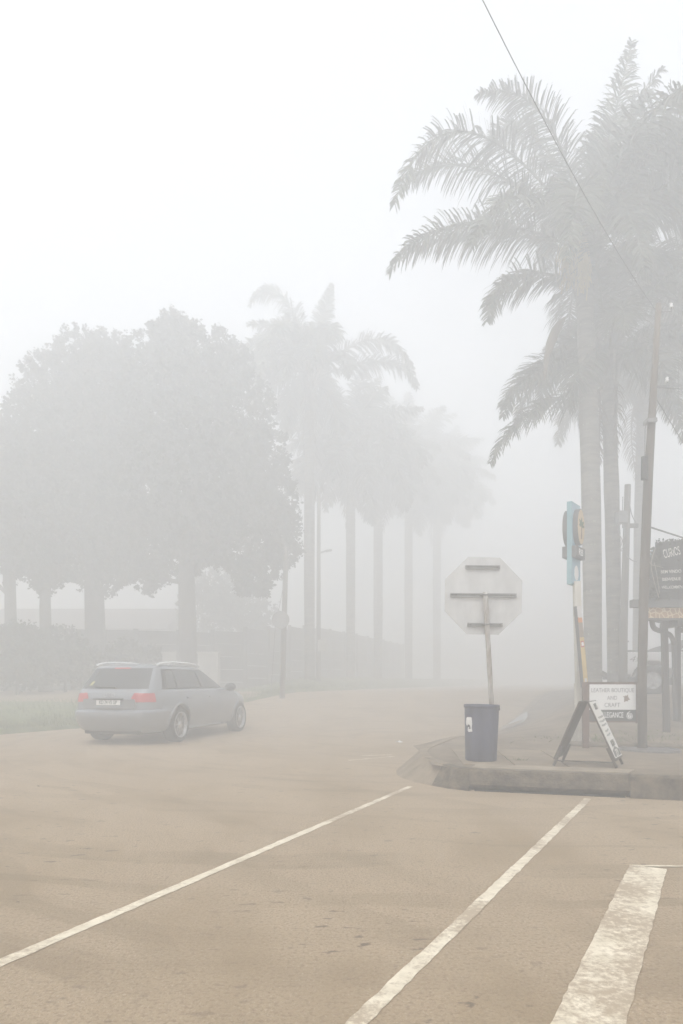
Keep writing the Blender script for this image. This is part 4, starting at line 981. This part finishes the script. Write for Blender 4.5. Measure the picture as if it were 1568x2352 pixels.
# ------------------------------------------------------------------ poles on the far verge
WOODP = mat('grey_timber_pole', (.13, .12, .105), rough=.9, var=.25, scale=3, stretch=(1, 1, .15), c2=(.20, .185, .16))
WIRE = mat('cable_grey', (.22, .22, .22), rough=.6)
Yr = 20.5; rb = P(648, 1590, Yr); rb.z = verge_z(rb.x, rb.y)
rs = thing('pole_with_round_sign', rb, 'leaning timber pole carrying a round disc sign and guy wire', 'pole')
tp = P(657, 1255, Yr) - rb
MB().tube([Vector((0, 0, -.2)), tp * .5, tp], [.085, .08, .07], 10).build('pole_shaft', WOODP, rs, smooth=True)
c = P(645, 1424, Yr) - rb + Vector((0, -.12, 0)); rr_ = px(19.5, Yr)
dsc = MB().prism([(rr_ * math.cos(i * math.pi / 16), rr_ * math.sin(i * math.pi / 16)) for i in range(32)], lambda a, z: c + Vector((a, 0, z)), lambda a, z: c + Vector((a, .012, z))).build('round_plate', GREYM, rs)
MB().lathe([(rr_ * .94, -.004), (rr_ * 1.03, -.004), (rr_ * 1.03, .016), (rr_ * .94, .016)], c, 32, Matrix.Rotation(R(90), 3, 'X')).build('plate_rim', GREYM, dsc)
MB().tube([tp * .93 + Vector((.1, 0, 0)), P(632, 1440, Yr) - rb, P(622, 1590, Yr) - rb], .008, 5).build('guy_wire', WIRE, rs)
Yq = 27.6; lbp = P(731, 1590, Yq); lbp.z = verge_z(lbp.x, lbp.y)
lm = thing('street_lamp', lbp, 'thin street lamp pole close against the tallest far palm', 'street lamp')
tp = P(732, 1120, Yq) - lbp
MB().tube([Vector((0, 0, -.2)), tp * .5, tp], [.10, .085, .07], 10).build('lamp_pole', WOODP, lm, smooth=True)
a, b = P(732, 1270, Yq) - lbp, P(748, 1265, Yq) - lbp
MB().tube([a, b], .035, 6).build('lamp_arm', GREYM, lm)
MB().box(P(755, 1264, Yq) - lbp, (.26, .14, .08), Matrix.Rotation(R(-8), 3, 'Y')).build('lamp_head', GREYM, lm, bevel=.02)
MB().box(P(741, 1482, Yq) - lbp + Vector((0, -.08, 0)), (px(22, Yq), .12, px(26, Yq))).build('meter_box', CAB, lm, bevel=.01)

# ------------------------------------------------------------------ utility pole by the shop, wires
TARP = mat('dark_timber_pole', (.12, .105, .09), rough=.9, var=.3, scale=4, stretch=(1, 1, .12), c2=(.18, .155, .13), bump=.4, bscale=20)
Yu = 9.05; ub = P(1475, 1712, Yu); ub.z = pave_z(ub.x, ub.y)
up = thing('utility_pole', ub, 'dark timber utility pole leaning beside the curio shop veranda', 'utility pole')
prof = [(1475, 1712), (1474, 1560), (1479, 1330), (1488, 1100), (1497, 950), (1505, 820), (1512, 698)]
rad = [10.5, 10, 10.5, 10, 8.5, 7, 6.5]
pts = [P(x, y, Yu) - ub for x, y in prof]; pts[0].z = -.1
MB().tube(pts, [px(q, Yu) for q in rad], 14).build('pole_shaft', TARP, up, smooth=True)
for (y, x) in ((718, 1511), (888, 1501)):
    p = P(x, y, Yu) - ub
    ins = MB().tube([p + Vector((.03, -.02, 0)), p + Vector((.16, -.03, .0)), p + Vector((.16, -.03, .07))], .008, 6).build('insulator_bracket', GREYM, up)
    MB().lathe([(0, 0), (.018, 0), (.024, .02), (.014, .04), (.022, .055), (0, .07)], p + Vector((.16, -.03, .05)), 10).build('insulator', WHITEP, ins, smooth=True)
q = P(1490, 970, Yu) - ub
MB().box(q + Vector((0, -.03, 0)), (.13, .14, .05), Matrix.Rotation(R(-4), 3, 'Y')).build('pole_collar', GREYM, up)
jb = P(1483, 1080, Yu) - ub
MB().tube([jb + Vector((-.05, -.06, -.14)), jb + Vector((-.045, -.06, .16))], .045, 8).build('cable_joint', BLACKP, up)
MB().tube([jb + Vector((-.05, -.06, -.14)), q + Vector((-.07, -.04, -.1)), q + Vector((-.05, -.04, 0))], .008, 5).build('pole_cable', WIRE, up)
def cable(name, a, b, sag, rad, label, n=24):
    a, b = Vector(a), Vector(b)
    o = MB().tube([a.lerp(b, k / n) - Vector((0, 0, sag * 4 * (k / n) * (1 - k / n))) for k in range(n + 1)], rad, 6).build(name, WIRE, smooth=True)
    return tag(o, label, 'cable')
tpw = P(1508, 716, Yu)
nr_ = P(1108, 0, 4.8); far = tpw + (nr_ - tpw) * 3.1; far.z = tpw.z + (nr_.z + 1.2 * .874 - tpw.z) * 3.1     # hangs in a shallow arc through that point
cable('overhead_cable', tpw, far, 1.2, .0034, 'overhead cable running from the leaning pole top across the open sky', 90)
cable('service_cable', P(1501, 888, Yu), P(1850, 888, 9.6), .05, .008, 'thin level cable leaving the leaning pole at its bracket')
cable('service_cable', P(1500, 905, Yu), P(1900, 1560, 12), .0, .006, 'steep stay cable slanting down from the leaning pole past the palm fronds')
cable('service_cable', P(1486, 1208, Yu), P(1760, 1292, 9.0), .01, .011, 'short cable sloping from the leaning pole over the lettered shop board')
# second, thinner pole behind the palms with transformer box and cross-arm
Yw = 15.1; sb_ = P(1430, 1600, Yw); sb_.z = pave_z(sb_.x, sb_.y)
sp2 = thing('utility_pole', sb_, 'thin timber pole behind the palms with box and cross-arm', 'utility pole')
pts = [P(x, y, Yw) - sb_ for x, y in ((1430, 1600), (1431, 1450), (1436, 1300), (1441, 1113))]; pts[0].z = -.1
MB().tube(pts, [px(q_, Yw) for q_ in (10, 9.5, 8, 7)], 10).build('pole_shaft', WOODP, sp2, smooth=True)
MB().box(P(1427, 1188, Yw) - sb_, (px(22, Yw), .22, px(27, Yw))).build('equipment_box', GREYM, sp2, bevel=.01)
MB().box(P(1447, 1207, Yw) - sb_, (px(34, Yw), .08, px(9, Yw))).build('cross_arm', WOODP, sp2)
for pth in (((1424, 1202), (1420, 1222), (1428, 1240), (1424, 1262), (1436, 1250)), ((1430, 1202), (1434, 1225), (1424, 1258), (1430, 1266)), ((1443, 1140), (1450, 1180), (1460, 1200)), ((1438, 1275), (1450, 1286), (1462, 1290)), ((1430, 1140), (1429, 1175))):
    MB().tube(catmull([tuple(P(x, y, Yw - .12) - sb_) for x, y in pth], 5), .010, 5).build('loose_cable', WIRE, sp2, smooth=True)
# ------------------------------------------------------------------ curio shop veranda
THAT = mat('dark_roof_boards', (.05, .045, .042), rough=.85, var=.3, scale=8, stretch=(.3, 1, 3))
GUT = mat('grey_gutter', (.11, .108, .105), rough=.7, var=.15, scale=6)
BLKB = mat('black_lettered_board', (.028, .026, .026), rough=.7, var=.25, scale=10)
CREAM = mat('cream_lettering', (.70, .68, .62), rough=.7, var=.1, scale=20)
TIMB = mat('dark_veranda_timber', (.065, .055, .048), rough=.9, var=.25, scale=5, stretch=(1, 1, .2))
def giraffe():
    m = mat('giraffe_pattern', (.36, .20, .09), rough=.8, var=.15, scale=4, c2=(.47, .29, .13)); t = m.node_tree; b = t.nodes['Principled BSDF']
    r = [n for n in t.nodes if n.type == 'VALTORGB'][0]; tc = [n for n in t.nodes if n.type == 'TEX_COORD'][0]
    v = t.nodes.new('ShaderNodeTexVoronoi'); v.feature = 'DISTANCE_TO_EDGE'; v.inputs['Scale'].default_value = 11; t.links.new(tc.outputs['Object'], v.inputs['Vector'])
    k = t.nodes.new('ShaderNodeMapRange'); k.inputs[1].default_value = .05; k.inputs[2].default_value = .10; k.inputs[3].default_value = 1; k.inputs[4].default_value = 0
    t.links.new(v.outputs[0], k.inputs[0]); mx = t.nodes.new('ShaderNodeMix'); mx.data_type = 'RGBA'; mx.inputs[7].default_value = (.62, .50, .33, 1)
    t.links.new(k.outputs[0], mx.inputs[0]); t.links.new(r.outputs[0], mx.inputs[6]); t.links.new(mx.outputs[2], b.inputs['Base Color']); return m
GIR = giraffe()
Yv = 10.9; vb = P(1527, 1677, 11.1); vb.z = pave_z(vb.x, vb.y)
sh = thing('curio_shop_veranda', vb, 'dark curio shop veranda with giraffe-patterned fascia and timber posts', 'shop')
def S(x, y, Y): return P(x, y, Y) - vb
XR = 2150
def slab(name, x0, x1, y0, y1, Y, th, m, bevel=0): # upright board facing the street
    a, b = S(x0, y1, Y), S(x1, y0, Y)
    return MB().box(((a.x + b.x) / 2, a.y + th / 2, (a.z + b.z) / 2), (b.x - a.x, th, b.z - a.z)).build(name, m, sh, bevel=bevel)
slab('gutter', 1453, XR, 1376, 1394, Yv - .06, .14, GUT, .01)
slab('giraffe_fascia', 1484, XR, 1394, 1419, Yv, .05, GIR)
slab('fascia_bead', 1484, XR, 1419, 1424, Yv - .012, .06, TIMB)
# lean-to roof behind the lettered board, ceiling rising back, beams
a, b = S(1487, 1424, Yv), S(XR, 1424, Yv)
plan = [(a.x, a.y + .05), (b.x, a.y + .05), (b.x, a.y + 4.6), (a.x + 3.6, a.y + 4.6), (a.x + 1.40, a.y + 1.62)]   # the side edge runs back on a slant
MB().prism(plan, lambda x, y: Vector((x, y, a.z)), lambda x, y: Vector((x, y, a.z + .05))).build('ceiling', TIMB, sh)
for k in range(5):
    xb_ = a.x + .55 + k * .8; L_ = min(4.4, (xb_ - a.x) * 1.12); MB().box((xb_, a.y + .06 + L_ / 2, a.z - .045), (.09, L_, .09)).build('ceiling_beam', TIMB, sh)
rz0, rz1 = S(0, 1378, Yv).z, S(0, 1250, Yv).z
plan2 = [(x + .06, y + .03) for x, y in plan]
MB().prism(plan2, lambda x, y: Vector((x, y, rz0 - .06)), lambda x, y: Vector((x, y, rz0 + (rz1 - rz0) * (.55 if y < a.y + 1 else .8)))).build('roof', THAT, sh)
# lettered board: slopes up to the right along its top
p0, p1, p2, p3 = S(1508, 1376, Yv + .02), S(XR, 1376, Yv + .02), S(XR, 1182, Yv + .02), S(1508, 1246, Yv + .02)
bdp = MB().prism([(p0.x, p0.z), (p1.x, p1.z), (p2.x, p2.z), (p3.x, p3.z)], lambda x, z: Vector((x, p0.y, z)), lambda x, z: Vector((x, p0.y + .06, z))).build('lettered_board', BLKB, sh)
for y, dy in ((1299, -3), (1323, -2.5), (1341, -2), (1359, -2)):          # plank joints
    u, v = S(1512, y, Yv), S(1720, y + dy * 2.2, Yv)
    MB().tube([u, v], .006, 4).build('plank_batten', TIMB, bdp)
def sh_text(s, x, y, size, sx, rot, wt=0.0):
    p = S(x, y, Yv); o = text(s, size, CREAM, bdp, (p.x, p.y - .004 + .02, p.z), (R(90), R(-rot) * 0, 0), sx, weight=wt)
    o.matrix_local = Matrix.Translation((p.x, p.y + .014, p.z)) @ Matrix.Rotation(R(-rot), 4, 'Y') @ Matrix.Rotation(R(90), 4, 'X') @ Matrix.Diagonal((sx, 1, 1, 1))
sh_text('CURIOS', 1543, 1268.5, .20, .39, 13.5, .0012)
sh_text('BEM VINDO', 1541.5, 1312, .072, .86, 2.5, .0012)
sh_text('BIENVENUE', 1542.5, 1329.5, .072, .80, 2.2, .0012)
sh_text('WILLKOMMEN', 1544, 1348, .070, .72, 1.6, .001)
# posts and the bent rainwater pipe
for (xt, xb, yb, Yq_, wpx) in ((1524.5, 1530.5, 1677, 11.1, 12.5), (1556, 1557, 1652, 12.3, 10), (1800, 1806, 1677, 11.1, 12.5)):
    t_, b_ = S(xt, 1424, Yq_), S(xb, yb, Yq_); w_ = px(wpx, Yq_); zt_ = S(0, 1421, Yv).z; b_.z = pave_z(b_.x + vb.x, Yq_) - vb.z - .03
    MB().prism([(-w_ / 2, -w_ / 2), (w_ / 2, -w_ / 2), (w_ / 2, w_ / 2), (-w_ / 2, w_ / 2)], lambda x, y: Vector((b_.x + x, b_.y + y, b_.z)), lambda x, y: Vector((t_.x + x, t_.y + y, zt_))).build('veranda_post', TIMB, sh, bevel=.006)
pipe = catmull([tuple(S(x, y, Y)) for x, y, Y in ((1497, 1414, 11.0), (1497.5, 1432, 11.0), (1504, 1444, 11.1), (1522, 1450.5, 11.5), (1538, 1458, 11.9), (1546, 1474, 12.15), (1548, 1500, 12.2), (1549, 1580, 12.2), (1550, 1655, 12.2))], 5)
MB().tube(pipe, .042, 10).build('rain_pipe', GUT, sh, smooth=True)
# blue roof sheet glimpsed behind
BLUES = mat('pale_blue_sheet', (.22, .36, .46), rough=.5, var=.1)
u = S(1486, 1300, 12.4)
MB().prism([(0, 0), (.28, 0), (.28, .32), (.16, .31), (0, .24)], lambda x, z: Vector((u.x + x - .02, u.y, u.z + z)), lambda x, z: Vector((u.x + x - .02, u.y + .05, u.z + z))).build('blue_sheet', BLUES, sh)
# creeper on the end of the shop board
CREEP = mat('creeper_leaf', (.035, .04, .025), rough=.8, var=.35, scale=5, c2=(.075, .08, .05)); TWIG = mat('pale_twig', (.30, .28, .23), rough=.9, var=.2)
r = random.Random(5); cr0 = P(1497, 1376, Yv - .05)
cr = thing('creeper', cr0, 'leafy creeper with pale twigs overgrowing the end of the lettered board', 'creeper')
vs, fs = [], []
for k in range(2600):
    f = r.random(); x = r.uniform(1484, 1517 - 6 * (1 - f)); y = 1376 - f * 128
    if y < 1290 - (x - 1484) * 1.5 + r.gauss(0, 5): continue
    if r.random() < .12: x, y = r.uniform(1506, 1566), 1243 - (x - 1510) * .05 + r.gauss(0, 2.5) if r.random() < .25 else y
    p = P(x, y, Yv + r.uniform(-.12, .30)) - cr0; L_ = r.uniform(.03, .075); d = Vector((r.gauss(0, 1), r.gauss(0, 1), r.gauss(-.2, 1))).normalized(); s_ = d.cross(Vector((r.gauss(0, 1), r.gauss(0, 1), r.gauss(0, 1)))).normalized() * L_ * .32
    o = len(vs); vs += [p, p + d * L_ * .5 + s_, p + d * L_, p + d * L_ * .5 - s_]; fs.append((o, o + 1, o + 2, o + 3))
MB().add(vs, fs).build('foliage', CREEP, cr, fix=False)['kind'] = 'stuff'
for pth in (((1500, 1270), (1495, 1300), (1503, 1340), (1513, 1372)), ((1488, 1283), (1496, 1296), (1510, 1300), (1522, 1303)), ((1502, 1292), (1508, 1320), (1514, 1362)), ((1486, 1322), (1492, 1332)), ((1505, 1258), (1497, 1280))):
    MB().tube(catmull([tuple(P(x, y, Yv - .16) - cr0) for x, y in pth], 5), .006, 4).build('twig', TWIG, cr, smooth=True)
# ------------------------------------------------------------------ white pickup behind the veranda
WCAR = mat('white_car_paint', (.87, .88, .89), rough=.3, var=.03, spec=.5)
Yk = 16.2; hub = P(1515, 1562, Yk); ang = math.atan2(-.22, .97)
gz = hub.z - .36
pk = thing('pickup_truck', (hub.x, hub.y + .80, gz), 'white four-wheel-drive pickup parked behind the veranda posts', 'pickup truck', rz=ang)
# local: x forward from the rear axle, y left, z up; near side is y = -.80
def arc(cx, r_, a0, a1, n_, cz=.36): return [(cx + r_ * math.cos(R(a0 + (a1 - a0) * k / n_)), cz + r_ * math.sin(R(a0 + (a1 - a0) * k / n_))) for k in range(n_ + 1)]
bed = [(-.72, .50), (-.74, .98), (-.72, 1.03), (.82, 1.03), (.82, .42), (.50, .42)] + arc(0, .47, 8, 172, 14) + [(-.50, .50)]
MB().prism(bed, lambda x, z: Vector((x, -.86, z)), lambda x, z: Vector((x, .86, z))).build('load_bed', WCAR, pk, bevel=.025)
cabp = [(.86, .42), (.86, 1.05), (1.02, 1.52), (1.25, 1.60), (2.05, 1.60), (2.20, 1.55), (2.85, 1.06), (3.85, .98), (3.98, .85), (4.0, .45), (3.62, .42)] + arc(3.1, .47, 8, 172, 14) + [(2.60, .42)]
MB().prism(cabp, lambda x, z: Vector((x, -.86 + .16 * ss(1.05, 1.6, z), z)), lambda x, z: Vector((x, .86 - .16 * ss(1.05, 1.6, z), z))).build('cab', WCAR, pk, bevel=.03)
for s in (-1, 1):
    for (poly) in ([(1.02, 1.10), (1.72, 1.10), (1.72, 1.50), (1.14, 1.50)], [(1.78, 1.10), (2.62, 1.10), (2.14, 1.50), (1.78, 1.50)]):
        MB().prism(poly, lambda x, z: Vector((x, s * (.868 - .16 * ss(1.05, 1.6, z)), z)), lambda x, z: Vector((x, s * (.874 - .16 * ss(1.05, 1.6, z)), z))).build('side_window', GLASSC, pk)
    tl = MB().box((-.665, s * .805, .84), (.15, .15, .27)).build('tail_light', REDL, pk, bevel=.02)
    for uc in (0, 3.1):
        wc = (uc, s * .76, .36); M = Matrix.Rotation(R(-90 * s), 3, 'X')
        ty = MB().lathe([(.20, -.12), (.33, -.13), (.36, -.10), (.362, 0), (.36, .10), (.33, .13), (.215, .12), (.20, .10), (.20, -.12)], wc, 36, M).build('wheel', RUBBER, pk, smooth=True)
        MB().lathe([(.21, .115), (.20, .09), (.12, .07), (.06, .10), (0, .10)], wc, 24, M).build('rim', RIMM, ty, smooth=True)
        sp = MB()
        for k in range(6):
            Qm = Matrix.Rotation(k * math.pi / 3, 3, 'Z'); sp.box(Vector(wc) + M @ (Qm @ Vector((.12, 0, .10))), (.15, .05, .03), M @ Qm)
        sp.build('spoke_star', CHROME, ty)
MB().box((-.80, 0, .46), (.16, 1.6, .16)).build('rear_bumper', BLACKP, pk, bevel=.02)
MB().box((-.1, 0, .34), (1.2, 1.2, .18)).build('chassis', BLACKP, pk)
# sports bar over the bed, side rail
bar = MB()
for s in (-1, 1):
    bar.prism([(-.05, 1.03), (.35, 1.20), (.78, 1.32), (.82, 1.32), (.82, 1.25), (.60, 1.03)], lambda x, z: Vector((x, s * .74, z)), lambda x, z: Vector((x, s * .66, z)))
bar.tube([(.78, -.7, 1.30), (.78, .7, 1.30)], .04, 8)
bar.build('sports_bar', DGREY, pk, bevel=.008)
for s in (-1, 1):
    MB().tube([(-.70, s * .80, 1.06), (.80, s * .80, 1.06)], .022, 6).build('bed_rail', DGREY, pk)
MB().tube(catmull([(-.62, -.70, 1.06), (-.66, -.70, 1.17), (-.60, -.70, 1.26), (-.50, -.70, 1.30)], 4), .015, 6).build('rail_hoop', DGREY, pk, smooth=True)
o = text('4x4', .20, GREYINK, pk, (-.33, -.864, .86), (R(90), 0, 0), 1.35, shear=.3)
MB().tube([(1.9, -.6, 1.6), (2.1, -.62, 1.9), (2.2, -.62, 2.1)], .006, 5).build('aerial', BLACKP, pk)
# beam end sticking out between the palms, litter scraps
o = MB().box((0, 0, 0), (.40, .10, .10)).build('timber_beam', TIMB, bevel=.006); o.location = P(1390, 1550, 15.6); o.rotation_euler = (0, R(25), R(10))
tag(o, 'short dark timber beam end poking out beside the slimmer palm', 'beam')
for (x, y, s_) in ((917, 1705, .06), (88, 1806, .016), (40, 2074, .009)):
    Yq_ = F * H / (y - HY); X_ = (x - CX) / F * Yq_; vs = [(s_ * (1 + .3 * math.sin(k * 2.3)) * math.cos(k * .785), s_ * .7 * math.sin(k * .785), .002 + .2 * s_ * (k % 3)) for k in range(8)]
    o = MB().add([(0, 0, .6 * s_)] + vs, [(0, 1 + k, 1 + (k + 1) % 8) for k in range(8)] + [tuple(range(8, 0, -1))]).build('litter_scrap' if s_ > .05 else 'stone', WSIGN if s_ > .05 else EARTH); o.location = (X_, Yq_, road_z(X_, Yq_) + .004)
    tag(o, 'crumpled white scrap of litter on the road near the kerb corner' if s_ > .05 else ('small dark stone lying on the road behind the car' if s_ > .012 else 'tiny dark pebble on the road beside the long painted line'), 'litter' if s_ > .05 else 'stone')
# ------------------------------------------------------------------ fog
hz = bpy.data.materials.new('fog'); hz.use_nodes = True
t = hz.node_tree; t.nodes.clear(); out = t.nodes.new('ShaderNodeOutputMaterial'); pv = t.nodes.new('ShaderNodeVolumePrincipled')
pv.inputs['Color'].default_value = (.922, .940, .953, 1); pv.inputs['Density'].default_value = FOG; pv.inputs['Anisotropy'].default_value = 0.0
t.links.new(pv.outputs[0], out.inputs['Volume'])
haze = MB().box((0, 45, (-1.2 + FOG_TOP) / 2), (280, 200, FOG_TOP + 1.2)).build('haze', hz); haze['kind'] = 'stuff'
tag(haze, 'thick pale morning fog filling the whole street', 'fog')
haze.display_type = 'WIRE'
